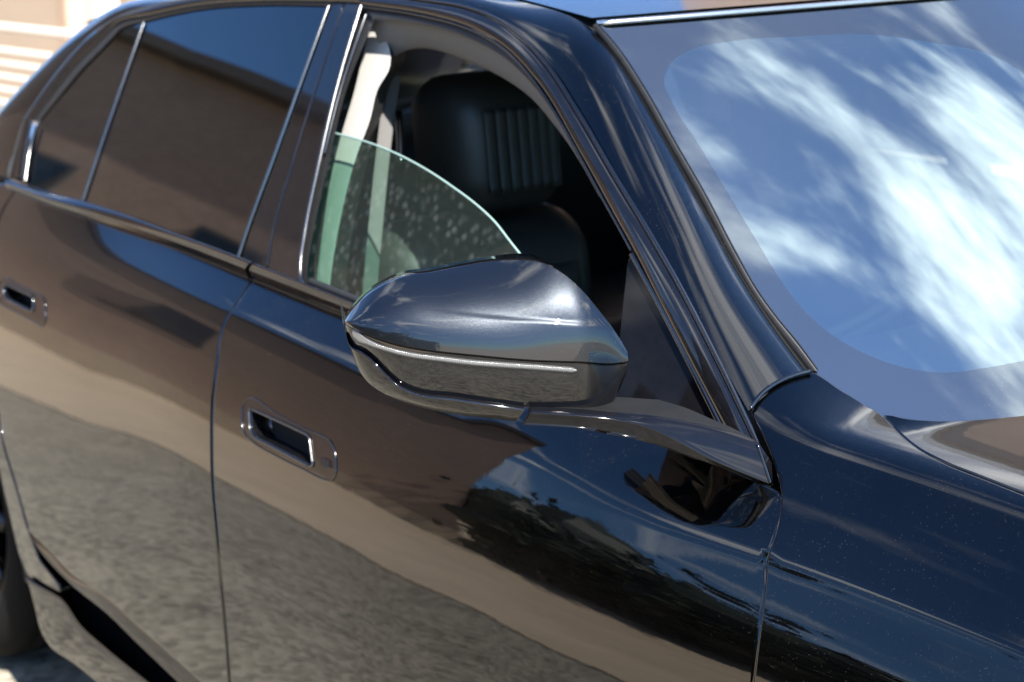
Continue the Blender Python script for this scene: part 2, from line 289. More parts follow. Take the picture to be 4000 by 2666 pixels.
M['glassedge'] = bsdf('ground_glass_edge', (.20, .29, .265), .25, ior=1.5, noise=(90, .1))
M['tint'] = thin_glass('privacy_glass', (.05, .055, .05), .11, (1, 1, 1))
M['leather'] = bsdf('black_leather', (.020, .022, .020), .45, noise=(60, .25), bump=(420, .25, .001))
M['leather2'] = bsdf('grey_green_leather', (.021, .023, .020), .5, noise=(60, .2), bump=(420, .25, .001))
M['liner'] = bsdf('grey_headliner_cloth', (.13, .127, .12), .9, noise=(220, .08), bump=(900, .2, .001))
M['ptrim'] = bsdf('cream_pillar_cloth', (.36, .35, .325), .85, noise=(220, .06), bump=(900, .2, .001))
M['belt'] = bsdf('grey_belt_webbing', (.07, .068, .065), .7, noise=(300, .1))
M['plastic'] = bsdf('dark_cabin_plastic', (.018, .018, .018), .6, noise=(70, .25))
M['tyre'] = bsdf('tyre_rubber', (.006, .0057, .0055), .9, spec=.15, noise=(60, .3), bump=(150, .3, .002))
M['alloy'] = bsdf('grey_alloy', (.05, .05, .052), .35, metal=1, noise=(50, .1))
M['lens'] = bsdf('clear_lens', (.12, .12, .115), .14, ior=1.5, noise=(300, .12))

# ------------------------------------------------------------------ mesh helpers
col = scene.collection
def tag(o, label=None, cat=None, group=None, kind=None):
    for k, v in (('label', label), ('category', cat), ('group', group), ('kind', kind)):
        if v: o[k] = v
    return o
def link(name, me, mat, parent=None):
    o = bpy.data.objects.new(name, me); col.objects.link(o)
    if mat: me.materials.append(M[mat] if isinstance(mat, str) else mat)
    if parent: o.parent = parent
    return o
def mesh(name, V, F, mat, parent=None, normals=None, smooth=True):
    me = bpy.data.meshes.new(name); me.from_pydata(np.asarray(V, float).tolist(), [], [list(map(int, f)) for f in F]); me.update()
    if smooth: me.polygons.foreach_set('use_smooth', [True]*len(me.polygons))
    if normals is not None:
        try: me.normals_split_custom_set_from_vertices(np.asarray(normals, float).tolist())
        except Exception as e: print('normals', name, e)
    return link(name, me, mat, parent)
def empty(name, loc=(0, 0, 0), parent=None):
    o = bpy.data.objects.new(name, None); col.objects.link(o); o.location = loc; o.empty_display_size = .1
    if parent: o.parent = parent
    return o
def grid_faces(n, m, closed_n=False, closed_m=False):
    F = []
    for i in range(n if closed_n else n-1):
        for j in range(m if closed_m else m-1):
            a = i*m+j; b = ((i+1) % n)*m+j; c = ((i+1) % n)*m+(j+1) % m; d = i*m+(j+1) % m; F.append((a, b, c, d))
    return F
def orient(V, F, out):
    """flip all faces if the first good face's normal opposes 'out' at its place"""
    V = np.asarray(V); s = 0
    for f in F[:: max(1, len(F)//60)]:
        n = np.cross(V[f[1]]-V[f[0]], V[f[2]]-V[f[0]]); o = out if np.ndim(out) == 1 else out[f[0]]; s += np.sign(n@o)
    return [f[::-1] for f in F] if s < 0 else F
def gridmesh(name, P, mat, parent=None, out=None, closed_n=False, closed_m=False):
    n, m = P.shape[:2]; V = P.reshape(-1, 3); F = grid_faces(n, m, closed_n, closed_m)
    F = [f for f in F if len({tuple(np.round(V[i], 7)) for i in f}) >= 3]
    if out is not None: F = orient(V, F, np.asarray(out))
    return mesh(name, V, F, mat, parent)
def resample(p, step):
    p = np.asarray(p, float); q = np.vstack([p, p[:1]]); d = np.concatenate([[0], np.cumsum(np.linalg.norm(np.diff(q, axis=0), axis=1))])
    n = max(8, int(round(d[-1]/step))); t = np.linspace(0, d[-1], n, endpoint=False)
    return np.stack([np.interp(t, d, q[:, k]) for k in range(p.shape[1])], -1)
def inside(pts, poly):
    x, y = pts[:, 0], pts[:, 1]; c = np.zeros(len(pts), bool); px, py = poly[:, 0], poly[:, 1]; j = len(poly)-1
    for i in range(len(poly)):
        k = ((py[i] > y) != (py[j] > y)); xx = (px[j]-px[i])*(y-py[i])/((py[j]-py[i]) or 1e-12)+px[i]; c ^= k & (x < xx); j = i
    return c
def panel(name, S, poly, mat, parent=None, step=.02, bstep=.008, r=.003, depth=.02, holes=(), rounding=True):
    """a trimmed sheet of surface S inside the (u,v) outline, with a rolled edge that turns inward"""
    loops = [resample(poly, bstep)]+[resample(h, bstep*.6) for h in holes]
    def area(p): return .5*np.sum(p[:, 0]*np.roll(p[:, 1], -1)-np.roll(p[:, 0], -1)*p[:, 1])
    if area(loops[0]) < 0: loops[0] = loops[0][::-1]
    for k in range(1, len(loops)):
        if area(loops[k]) > 0: loops[k] = loops[k][::-1]
    lo, hi = loops[0].min(0), loops[0].max(0)
    U, V = np.meshgrid(np.arange(lo[0]+step/2, hi[0], step), np.arange(lo[1]+step/2, hi[1], step), indexing='ij'); g = np.stack([U.ravel(), V.ravel()], -1)
    ok = inside(g, loops[0])
    for h in loops[1:]: ok &= ~inside(g, h)
    B = np.vstack(loops); g = g[ok]
    if len(g):
        dm = np.full(len(g), 9.)
        for k in range(0, len(B), 400): dm = np.minimum(dm, np.sqrt(((g[:, None]-B[None, k:k+400])**2).sum(-1)).min(1))
        g = g[dm > step*.45]
    pts = np.vstack([B, g]); edges = []; o = 0
    for lp in loops:
        n = len(lp); edges += [(o+i, o+(i+1) % n) for i in range(n)]; o += n
    v2, e2, f2, *_ = delaunay_2d_cdt([Vector(p) for p in pts.tolist()], edges, [], 0, 1e-7)
    v2 = np.array([[v.x, v.y] for v in v2]); F = [tuple(f) for f in f2]
    cen = np.array([v2[list(f)].mean(0) for f in F]); ok = inside(cen, loops[0])
    for h in loops[1:]: ok &= ~inside(cen, h)
    F = [f for f, k in zip(F, ok) if k]
    P = S.P(v2); Nn = S.nrm(v2); F = orient(P, F, Nn)
    Vs, Ns = [P], [Nn]; base = len(P)
    for lp in loops:      # rim
        n = len(lp); t2 = np.roll(lp, -1, 0)-np.roll(lp, 1, 0); t2 /= np.linalg.norm(t2, axis=1, keepdims=True)+1e-12
        p0 = S.P(lp); n0 = S.nrm(lp); e = 1e-3; tan = S.P(lp+t2*e)-S.P(lp-t2*e); tan /= np.linalg.norm(tan, axis=1, keepdims=True)+1e-12
        o2 = np.stack([t2[:, 1], -t2[:, 0]], -1); T = np.cross(tan, n0); T /= np.linalg.norm(T, axis=1, keepdims=True)+1e-12
        Q = S.P(lp+o2*e)-p0; T *= np.sign((T*Q).sum(1))[:, None]
        rows = [(0, 0.)]; prof = [(math.radians(a), 0) for a in ((0, 30, 60, 90) if rounding else (0, 90))]
        ring = []
        for a, _ in prof:
            ring.append((p0+T*r*math.sin(a)-n0*r*(1-math.cos(a)), n0*math.cos(a)+T*math.sin(a)))
        ring.append((ring[-1][0]-n0*depth, T.copy()))
        b0 = base
        for pp, nn in ring: Vs.append(pp); Ns.append(nn); base += n
        fl = []
        for k in range(len(ring)-1):
            for i in range(n):
                j = (i+1) % n; fl.append((b0+k*n+i, b0+k*n+j, b0+(k+1)*n+j, b0+(k+1)*n+i))
        allv = np.vstack(Vs); alln = np.vstack(Ns); F = F+orient(allv, fl, alln)
    return mesh(name, np.vstack(Vs), F, mat, parent, normals=np.vstack(Ns))
def loft(name, A, B, out, h, mat, parent=None, m=12, shape='ell', ends=True, power=2.0):
    """a crowned band between two space curves; out = outward unit vectors (n,3) or one vector"""
    A, B = np.asarray(A), np.asarray(B); n = len(A); out = np.broadcast_to(np.asarray(out, float), A.shape)
    if shape == 'ell': a = np.linspace(0, math.pi, m); j = (1-np.cos(a))/2; hh = np.abs(np.sin(a))**(2/power)
    else: j = np.linspace(0, 1, m); hh = 4*j*(1-j)
    hv = np.broadcast_to(np.asarray(h, float), (n,))
    P = A[:, None]+(B-A)[:, None]*j[None, :, None]+out[:, None]*(hv[:, None]*hh[None])[..., None]
    return gridmesh(name, P, mat, parent, out=np.repeat(out, m, 0))
def tube(name, pts, rad, mat, parent=None, n=10, flat=1.0, nrm=None, caps=True):
    """round or flattened rod along a space curve"""
    p = np.asarray(pts, float); t = np.gradient(p, axis=0); t /= np.linalg.norm(t, axis=1, keepdims=True)+1e-12
    if nrm is None: nrm = np.array([0, 0, 1.]) if abs(t[0][2]) < .9 else np.array([1., 0, 0])
    nrm = np.broadcast_to(nrm, p.shape); b = np.cross(t, nrm); b /= np.linalg.norm(b, axis=1, keepdims=True)+1e-12; c = np.cross(b, t)
    rad = np.broadcast_to(np.asarray(rad, float), (len(p),)); a = np.linspace(0, 2*math.pi, n, endpoint=False)
    P = p[:, None]+rad[:, None, None]*(b[:, None]*np.cos(a)[None, :, None]+flat*c[:, None]*np.sin(a)[None, :, None])
    V = P.reshape(-1, 3); F = grid_faces(len(p), n, False, True); F = orient(V, F, (P-p[:, None]).reshape(-1, 3))
    if caps: F = F+[tuple(range(n)), tuple(range(len(V)-n, len(V)))[::-1]]
    return mesh(name, V, F, mat, parent)
def boxmesh(name, lo, hi, mat, parent=None, bev=0.0):
    bm = bmesh.new(); bmesh.ops.create_cube(bm, size=1); lo, hi = np.asarray(lo, float), np.asarray(hi, float)
    for v in bm.verts: v.co = Vector(((lo+hi)/2+np.array(v.co)*(hi-lo)).tolist())
    if bev: bmesh.ops.bevel(bm, geom=list(bm.edges), offset=bev, segments=2, affect='EDGES', profile=.5)
    me = bpy.data.meshes.new(name); bm.to_mesh(me); bm.free(); return link(name, me, mat, parent)
def closest_out(S, uv): return S.nrm(uv)
def band(name, S, pa, pb, h, mat, parent=None, n=60, m=10, lift=0.0, shape='ell', power=2.0):
    """crowned band on surface S between two photo-traced lines"""
    ua, ub = S.inv(crom(pa, n)), S.inv(crom(pb, n)); N = S.nrm(ua)
    return loft(name, S.P(ua)+N*lift, S.P(ub)+N*lift, N, h, mat, parent, m, shape, power=power)
def line(S, pts, n=60): return S.inv(crom(pts, n))
def bead(name, S, pts, wid, h, mat, parent=None, n=60, lift=0.0):
    uv = S.inv(crom(pts, n)); P = S.P(uv); N = S.nrm(uv); t = np.gradient(P, axis=0); t /= np.linalg.norm(t, axis=1, keepdims=True); b = np.cross(t, N)
    wid = np.broadcast_to(np.asarray(wid, float), (n,))[:, None]
    return loft(name, P-b*wid/2+N*lift, P+b*wid/2+N*lift, N, h, mat, parent, 9)

# ------------------------------------------------------------------ setting: ground, pavement
def asphalt_mat():
    m, nt, N, L, o = newmat('asphalt'); b = N.new('ShaderNodeBsdfPrincipled'); L.new(b.outputs[0], o.inputs[0]); tc = N.new('ShaderNodeTexCoord')
    v = N.new('ShaderNodeTexVoronoi'); v.inputs['Scale'].default_value = 42; L.new(tc.outputs['Object'], v.inputs['Vector'])
    s = N.new('ShaderNodeSeparateColor'); L.new(v.outputs['Color'], s.inputs[0])
    n = N.new('ShaderNodeTexNoise'); n.inputs['Scale'].default_value = 3.2; n.inputs['Detail'].default_value = 9; n.inputs['Roughness'].default_value = .7; L.new(tc.outputs['Object'], n.inputs['Vector'])
    a = N.new('ShaderNodeMath'); a.operation = 'MULTIPLY_ADD'; a.inputs[1].default_value = .55; L.new(s.outputs[0], a.inputs[0]); L.new(n.outputs['Fac'], a.inputs[2])
    r = N.new('ShaderNodeValToRGB'); r.color_ramp.elements[0].position = .40; r.color_ramp.elements[0].color = (.07, .063, .05, 1); r.color_ramp.elements[1].position = 1.05; r.color_ramp.elements[1].color = (.31, .28, .215, 1)
    L.new(a.outputs[0], r.inputs[0]); L.new(r.outputs[0], b.inputs['Base Color']); b.inputs['Roughness'].default_value = .9
    bp = N.new('ShaderNodeBump'); bp.inputs['Strength'].default_value = .6; bp.inputs['Distance'].default_value = .006; L.new(v.outputs['Distance'], bp.inputs['Height']); L.new(bp.outputs[0], b.inputs['Normal'])
    return m
M['asphalt'] = asphalt_mat()
M['concrete'] = bsdf('sunlit_concrete', (.50, .395, .275), .9, noise=(1.6, .16, 8), bump=(60, .3, .004))
M['stucco'] = bsdf('peach_stucco', (.50, .35, .26), .9, noise=(1.4, .12, 7), bump=(70, .3, .004))
M['wallp'] = bsdf('pale_peach_render', (.20, .155, .115), .9, noise=(1.4, .10, 7), bump=(70, .3, .004))
M['coping'] = bsdf('white_coping', (.76, .74, .70), .7, noise=(4, .08))
M['railwhite'] = bsdf('white_railing_paint', (.50, .43, .37), .5, noise=(6, .08))
M['yellow'] = bsdf('yellow_enamel', (.75, .50, .03), .4, noise=(6, .1))
def brick_mat():
    m, nt, N, L, o = newmat('brown_brick'); b = N.new('ShaderNodeBsdfPrincipled'); L.new(b.outputs[0], o.inputs[0]); tc = N.new('ShaderNodeTexCoord'); mp = N.new('ShaderNodeMapping'); mp.inputs['Rotation'].default_value = (math.pi/2, 0, 0)
    L.new(tc.outputs['Object'], mp.inputs[0]); k = N.new('ShaderNodeTexBrick'); k.inputs['Scale'].default_value = 4.4; k.inputs['Color1'].default_value = (.42, .285, .205, 1); k.inputs['Color2'].default_value = (.35, .235, .17, 1); k.inputs['Mortar'].default_value = (.36, .30, .25, 1); k.inputs['Mortar Size'].default_value = .012
    L.new(mp.outputs[0], k.inputs['Vector']); L.new(k.outputs[0], b.inputs['Base Color']); b.inputs['Roughness'].default_value = .9; return m
M['brick'] = brick_mat()
M['roofing'] = bsdf('dark_roofing', (.09, .08, .075), .8, noise=(5, .2))
M['pane'] = bsdf('dark_window_pane', (.02, .025, .03), .05, noise=(3, .2))
def slab(name, x0, x1, y0, y1, z0, z1, mat, parent=None, bev=0): return boxmesh(name, (x0, y0, z0), (x1, y1, z1), mat, parent, bev)
g = mesh('ground', [(-70, -70, 0), (70, -70, 0), (70, 70, 0), (-70, 70, 0)], [(0, 1, 2, 3)], 'asphalt'); tag(g, 'grey asphalt the black car is parked on', 'ground', kind='structure')
pv = slab('pavement', -60, 60, -60, -3.4, -.2, .012, 'concrete'); tag(pv, 'pale tan concrete pavement beside the asphalt', 'pavement', kind='structure')

# ------------------------------------------------------------------ the car
car = empty('car', (-1.6, 0, 0)); tag(car, 'black sedan with half lowered front window and grey mirror cap', 'car')
car.matrix_world = Matrix.Translation((-1.6, 0, 0)); bpy.context.view_layer.update()
def reparent_fix():
    """children were built in world coordinates: undo the car's own offset"""
    inv = Matrix.Translation((1.6, 0, 0))
    for o in car.children: o.matrix_parent_inverse = inv
# ---- traced lines
BELT_LO = [(-60, 705), (20, 735), (57, 750), (174, 797), (305, 842), (500, 911), (700, 978), (985, 1092), (1356, 1238), (1900, 1450), (2400, 1650), (2740, 1790), (2990, 1905), (3038, 1932)]
BELT_UP = [(26, 694), (105, 720), (205, 755), (322, 785), (500, 842), (700, 917), (938, 1005), (1040, 1046), (1176, 1100), (1407, 1192), (1900, 1400), (2300, 1560)]
SHUT_B = [(985, 1092), (930, 1180), (882, 1250), (866, 1300), (845, 1450), (832, 1560), (828, 1750), (832, 1900), (845, 2050), (862, 2250), (885, 2500), (897, 2666), (905, 2790)]
SHUT_R = [(57, 750), (26, 794), (0, 845), (-28, 1000), (-42, 1250), (-22, 1500), (12, 1733), (60, 1894), (107, 2062)]
SHUT_F = [(3046, 1938), (3045, 1995), (3019, 2108), (2990, 2182), (2985, 2278), (2969, 2418), (2948, 2566), (2936, 2666), (2922, 2790)]
SILL_D = [(113, 2074), (178, 2134), (268, 2229), (417, 2330), (536, 2437), (786, 2662), (900, 2770)]
def clip_line(pts, xa, xb, n=160):
    c = crom(pts, n*3); c = c[(c[:, 0] >= xa-1e-6) & (c[:, 0] <= xb+1e-6)]; return c
def off(pts, dx, dy=0): return [(p[0]+dx, p[1]+dy) for p in pts]
def seg(S, px): return S.inv(np.asarray(px, float))
# inner body shell behind the gaps
bl = BODY.inv(crom(BELT_LO, 80)); U, V = np.meshgrid(np.linspace(-2.60, .42, 110), np.linspace(0, 1, 40), indexing='ij'); V = -.72+V*(np.interp(U, bl[:, 0], bl[:, 1])-.01+.72); uv = np.stack([U, V], -1)
SH = BODY.shift(-.035)
gridmesh('body_frame', SH.P(uv), 'dark', car, out=SH.nrm(uv).reshape(-1, 3))
# ---- front door
G = 5.0
fd = np.vstack([seg(BODY, off(clip_line(BELT_LO, 990, 3036)[::4], 0, 3)), seg(BODY, off(crom(SHUT_F, 90), -7)), ])
bot = [[BODY.inv([(2922, 2790)])[0][0], -.56], [BODY.inv([(905, 2790)])[0][0], -.62]]
ulast = fd[-1]; sb = seg(BODY, off(crom(SHUT_B, 120), 7))[::-1]
fdp = np.vstack([fd, np.linspace([ulast[0], ulast[1]], [ulast[0]-.01, -.58], 12)[1:], np.linspace([ulast[0]-.01, -.58], [sb[0][0], -.60], 40)[1:-1], np.linspace([sb[0][0], -.60], sb[0], 6)[:-1], sb])
HF_OUT = [(968, 1563), (1090, 1622), (1209, 1684), (1260, 1704), (1294, 1726), (1311, 1760), (1316, 1808), (1311, 1862), (1294, 1879), (1280, 1876), (1185, 1832), (1090, 1785), (988, 1724), (961, 1697), (951, 1665), (950, 1618), (955, 1580)]
HR_OUT = [(17, 1088), (80, 1118), (144, 1149), (170, 1163), (180, 1185), (181, 1215), (178, 1262), (168, 1276), (155, 1268), (100, 1238), (30, 1202), (10, 1190), (-2, 1150), (0, 1100)]
hf = seg(BODY, crom(HF_OUT, 140, closed=True)); hr = seg(BODY, crom(HR_OUT, 120, closed=True))
front_door = panel('front_door', BODY, fdp, 'paint', car, holes=[hf], r=.006, depth=.028)
# ---- rear door
rb = seg(BODY, off(crom(SHUT_B, 120), -8)); top = seg(BODY, off(clip_line(BELT_LO, 62, 980)[::4], 0, 3)); rr = seg(BODY, off(crom(SHUT_R, 110), 6, 0))[::-1]; sd = seg(BODY, crom(SILL_D, 60))[::-1]
rdp = np.vstack([top, rb, sd, rr])
rear_door = panel('rear_door', BODY, rdp, 'paint', car, holes=[hr], r=.006, depth=.028)
# ---- rear quarter panel with the wheel arch cut
qa = seg(BODY, off(crom(SHUT_R, 110), -5))
arch = np.array([[-2.98+.405*math.cos(a), .37+.405*math.sin(a)] for a in np.linspace(.52, math.pi*1.02, 46)])
def xz_to_uv(S, xz):
    uv = np.stack([xz[:, 0], xz[:, 1]-.98], -1)
    for _ in range(40):
        P = S.base(uv); uv[:, 1] += (xz[:, 1]-P[:, 2])*.9
    return uv
arch_uv = xz_to_uv(BODY, arch)
qp = np.vstack([seg(BODY, [(57, 740)]), qa[2:], seg(BODY, [(112, 2085), (150, 2190), (226, 2287), (233, 2322), (170, 2284), (107, 2245), (77, 2173), (36, 2001), (0, 1840)]), arch_uv, xz_to_uv(BODY, np.array([[-3.45, .28], [-4.0, .32]])), [[-4.0, .03], [-3.6, .04], [-3.22, .05]], [[-3.0, .055]], [[-2.85, .06]]])
panel('rear_quarter_panel', BODY, qp, 'paint', car, r=.0035, depth=.02)
# ---- sill
SILL_LIP = [(118, 2090), (160, 2152), (268, 2269), (434, 2405), (524, 2492), (708, 2666), (820, 2775)]
a_, b_ = BODY.inv(crom([(113, 2076), (178, 2140), (268, 2235), (417, 2336), (536, 2443), (786, 2668), (900, 2776)], 60)), BODY.inv(crom(SILL_LIP, 60))
Nn = BODY.nrm(a_); A = BODY.P(a_)-Nn*.004; Bq = BODY.P(b_)+Nn*np.linspace(.001, .005, 60)[:, None]
loft('door_lower_lip', A, Bq, Nn, .0008, 'paint', car, 8)
loft('sill_blade', Bq+np.array([0, 0, -.002]), Bq-Nn*.05+np.array([0, 0, -.02]), np.array([0, 0, -1.]), .002, 'gloss', car, 6)
SILL_TOP = [(108, 2255), (170, 2294), (236, 2332), (321, 2445), (420, 2533), (590, 2670), (720, 2780)]
SILL_BOT = [(110, 2262), (137, 2376), (161, 2465), (196, 2524), (286, 2590), (381, 2666), (520, 2780)]
SS = BODY.shift(.004); t_, u_ = SS.inv(crom(SILL_TOP, 60)), SS.inv(crom(SILL_BOT, 60))
loft('sill_panel', SS.P(t_)+SS.nrm(t_)*.002, SS.P(u_), SS.nrm(t_), .004, 'gloss', car, 14)
loft('sill_underside', SS.P(u_), SS.P(u_)+np.array([0, .25, -.05]), np.array([0, 0, -1.]), .01, 'gloss', car, 5)
loft('sill_recess', BODY.shift(-.03).P(a_)-np.array([0, 0, .002]), BODY.shift(-.03).P(BODY.inv(crom(SILL_BOT, 60))), SS.nrm(t_), .0, 'gloss', car, 8)
# ---- rear wheel
wheel = empty('rear_wheel', (0, 0, 0), car)
def lathe(name, prof, c, mat, parent, n=72):
    prof = np.asarray(prof); a = np.linspace(0, 2*math.pi, n, endpoint=False)
    P = np.stack([c[0]+prof[:, 0][None]*np.cos(a)[:, None], c[1]+np.broadcast_to(prof[:, 1][None], (n, len(prof))), c[2]+prof[:, 0][None]*np.sin(a)[:, None]], -1)
    return gridmesh(name, P, mat, parent, out=None, closed_n=True)
wc = (-3.03, 0, .366)
lathe('tyre', [(.25, -.90), (.268, -.925), (.30, -.938), (.335, -.932), (.352, -.915), (.360, -.89), (.3605, -.868), (.354, -.866), (.354, -.858), (.3615, -.856), (.362, -.80), (.355, -.797), (.355, -.788), (.362, -.785), (.36, -.70), (.34, -.66), (.25, -.66)], wc, 'tyre', wheel)
rim = lathe('rim', [(.252, -.905), (.246, -.915), (.235, -.905), (.23, -.87), (.225, -.70)], wc, 'alloy', wheel)
for k in range(10):
    a = k*math.pi/5; c0, s0 = math.cos(a), math.sin(a); tube('spoke', [(wc[0]+r_*c0, -.90-.012*math.sin(r_*9), wc[2]+r_*s0) for r_ in (.03, .09, .16, .24)], [.03, .02, .016, .022], 'alloy', wheel, 8)
an_ = np.linspace(-.15, math.pi+.15, 40); lp_ = [(.412, -.93), (.42, -.90), (.42, -.55), (.05, -.55)]
gridmesh('wheel_arch_liner', np.stack([np.stack([wc[0]+r_*np.cos(an_), 0*an_+y_, wc[2]+r_*np.sin(an_)], -1) for r_, y_ in lp_], 1), 'dark', car)
# ---- front wing
FL = [(2946, 1624), (2988, 1702), (3022, 1784), (3050, 1886), (3057, 1923), (3055, 1995), (3033, 2104), (3004, 2188), (3000, 2262), (2985, 2392), (2962, 2566), (2950, 2666), (2935, 2790)]
FT = [(4000, 1940), (3828, 1871), (3692, 1817), (3590, 1761), (3515, 1703), (3455, 1640), (3420, 1609), (3379, 1587), (3332, 1557), (3270, 1520), (3216, 1482), (3168, 1457), (3114, 1470), (3046, 1497), (2980, 1545), (2941, 1606)]
fl = seg(BODY, crom(FL, 120)); ft = seg(BODY, crom(FT, 120)); vt = ft[0][1]
fp = np.vstack([fl, np.linspace(fl[-1], [fl[-1][0], -.5], 14)[1:], np.linspace([fl[-1][0], -.5], [.40, -.5], 40)[1:], np.linspace([.40, -.5], [.40, vt-.005], 30)[1:], np.linspace([.40, vt-.005], ft[0], 30)[1:-1], ft])
panel('front_wing', BODY, fp, 'paint', car, r=.0035, depth=.03, step=.016)
# ---- bonnet
HE = [(3461, 1624), (3522, 1690), (3590, 1746), (3692, 1800), (3828, 1854), (4000, 1922)]
HB = [(3464, 1621), (3522, 1636), (3624, 1646), (3760, 1646), (3896, 1636), (4000, 1626)]
he = seg(HOOD, crom(HE, 60)); hb = seg(HOOD, crom(HB, 40)); hs = (he[-1]-he[-6])/np.linalg.norm(he[-1]-he[-6]); edge = he[-1]+hs*(.40-he[-1][0])/hs[0]; edge[1] = max(edge[1], he[-1][1]-.01)
hx = hb[-1][0]; rear = np.array([[hx-.50*(v*v-hb[-1][1]**2)*.9, v] for v in np.linspace(hb[-1][1], .60, 30)])
hp = np.vstack([he, np.linspace(he[-1], edge, 25)[1:], [[.40, 0]], [[.40, .55]], rear[::-1], hb[::-1][1:-1]])
panel('bonnet', HOOD, hp, 'paint', car, r=.004, depth=.02, step=.016)
# ---- windscreen
AP = [(2613, 258), (2594, 321), (2628, 405), (2735, 574), (2850, 765), (2965, 956), (3060, 1110), (3148, 1220), (3250, 1308), (3352, 1369), (3488, 1424), (3624, 1452), (3692, 1456), (3828, 1441), (4000, 1410), (4300, 1360), (4600, 1330), (4700, 1200), (4700, 300), (4600, 190), (4400, 240), (4250, 420), (4120, 420), (4000, 291), (3883, 222), (3620, 165), (3378, 136), (3118, 145), (2850, 164), (2697, 197)]
L4 = [(2150, -90), (2223, 0), (2315, 92), (2391, 184), (2506, 360), (2621, 566), (2736, 765), (2850, 987), (2944, 1152), (3012, 1247), (3094, 1349), (3168, 1446)]
apu = WS.inv(crom(AP, 300, closed=True))
l4 = WS.inv(crom([(2330, 98), (2404, 184), (2520, 360), (2635, 566), (2750, 765), (2864, 985), (2957, 1148), (3024, 1240), (3106, 1340), (3180, 1440)], 80))
wsp = np.vstack([l4, [[-.70, -.12]], np.stack([np.linspace(-.66, .66, 40), np.full(40, -.13)], -1), [[.70, .0], [.62, .985]], np.stack([np.linspace(.60, l4[0][0]+.01, 40), np.full(40, .985)], -1)])
ws = panel('windscreen', WS, wsp, 'frit', car, holes=[apu], r=.001, depth=.004, step=.025)
panel('clear_glass', WS, resample(apu, .008), 'ws', ws, r=.0004, depth=.003, step=.025)
mo = WS.shift(.004); n_ = 80
ma, mb_ = mo.inv(crom(L4[2:], n_)), mo.inv(crom([(2333, 96), (2408, 184), (2524, 360), (2640, 566), (2755, 765), (2869, 984), (2962, 1146), (3030, 1240), (3112, 1340), (3196, 1452)], n_))
loft('windscreen_moulding', mo.P(ma)-mo.nrm(ma)*.006, mo.P(mb_), mo.nrm(ma), .003, 'rubber', car, 8)
bead('moulding_bead', mo, [(2334, 97), (2409, 184), (2526, 360), (2642, 566), (2757, 765), (2871, 983), (2964, 1145), (3032, 1239), (3114, 1338), (3195, 1448)], .0028, .0018, 'bead', car, 80, .001)
hd = np.stack([np.linspace(WS.inv([(2322, 88)])[0][0], .63, 60), np.full(60, 1.0)], -1)
M['silver'] = bsdf('bright_header_trim', (.62, .61, .58), .2, metal=1, noise=(60, .05))
tube('header_trim', WS.P(hd)+np.array([0, 0, .002]), .0048, 'silver', car, 10)
# ---- roof
rv = np.linspace(-.63, .63, 50); ru = np.linspace(-2.70, -1.045, 60); U, V = np.meshgrid(ru, rv, indexing='ij'); uv = np.stack([U, V], -1)
roof = gridmesh('roof', ROOF.P(uv), 'paint', car, out=ROOF.nrm(uv).reshape(-1, 3))
# ---- side frame: A pillar, cant rail and C pillar as one painted band
L3 = [(1654, 0), (1833, 30), (1952, 77), (2041, 143), (2130, 238), (2249, 416), (2398, 672), (2536, 900), (2672, 1138), (2808, 1403), (2922, 1604)]
a_px = [(1654, 0), (1800, 22), (1952, 77), (2130, 238), (2249, 416), (2398, 672), (2536, 900), (2672, 1138), (2808, 1403), (2924, 1606)]
r_px = [(2090, -110), (2190, -38), (2315, 92), (2425, 235), (2540, 420), (2660, 640), (2790, 862), (2930, 1128), (3050, 1297), (3160, 1438)]
A0 = GH.px3(a_px); R0 = WS.px3(r_px)
R0[0] = ROOF.P([[-1.32, -.645]])[0]; R0[1] = ROOF.P([[-1.16, -.642]])[0]
back_a = [(-1.75, 1.487), (-2.05, 1.475), (-2.32, 1.442)]
A1 = np.array([GH.P([[x, z]])[0] for x, z in back_a]); R1 = np.array([(-1.85, -.635, 1.500), (-2.15, -.63, 1.490), (-2.42, -.62, 1.458)])
c_a = [(478, 60), (380, 140), (240, 290), (130, 430), (60, 560), (22, 690)]; c_r = [(470, 10), (330, 108), (190, 226), (70, 352), (-60, 500), (-170, 660)]
A2 = GH.px3(c_a); R2 = np.array([on_axis(np.array(p, float), 1, y) for p, y in zip(c_r, [-.675, -.695, -.725, -.765, -.805, -.835])])
Ac = crom(np.vstack([A2[::-1], A1[::-1], A0]), 240); Rc = crom(np.vstack([R2[::-1], R1[::-1], R0]), 240)
def relax(P, n):
    P = P.copy()
    for _ in range(n): P[1:-1] = P[1:-1]*.5+(P[:-2]+P[2:])*.25
    return P
Ac, Rc = relax(Ac, 40), relax(Rc, 50)
og = np.stack([-.2+0*Ac[:, 0], -.75+0*Ac[:, 0], .62+0*Ac[:, 0]], -1); og[:, 0] = np.interp(Ac[:, 0], [-2.6, -2, -1.2, -.7], [-.3, 0, .25, .35]); og /= np.linalg.norm(og, axis=1, keepdims=True)
hgt = np.interp(Ac[:, 0], [-2.9, -2.2, -1.4, -1.1, -.7], [.02, .014, .014, .020, .022])
jj = np.linspace(0, 1, 28)[None, :, None]; Kc = Ac+(Rc-Ac)*.66+og*(hgt*1.15)[:, None]
ng_ = GH.nrm(np.stack([Ac[:, 0], np.clip(Ac[:, 2], .95, 1.55)], -1)); tg_ = np.gradient(Ac, axis=0); tg_ /= np.linalg.norm(tg_, axis=1, keepdims=True); up_ = np.cross(ng_, tg_); up_ /= np.linalg.norm(up_, axis=1, keepdims=True); ip_ = ((Rc-Ac)*up_).sum(1, keepdims=True)
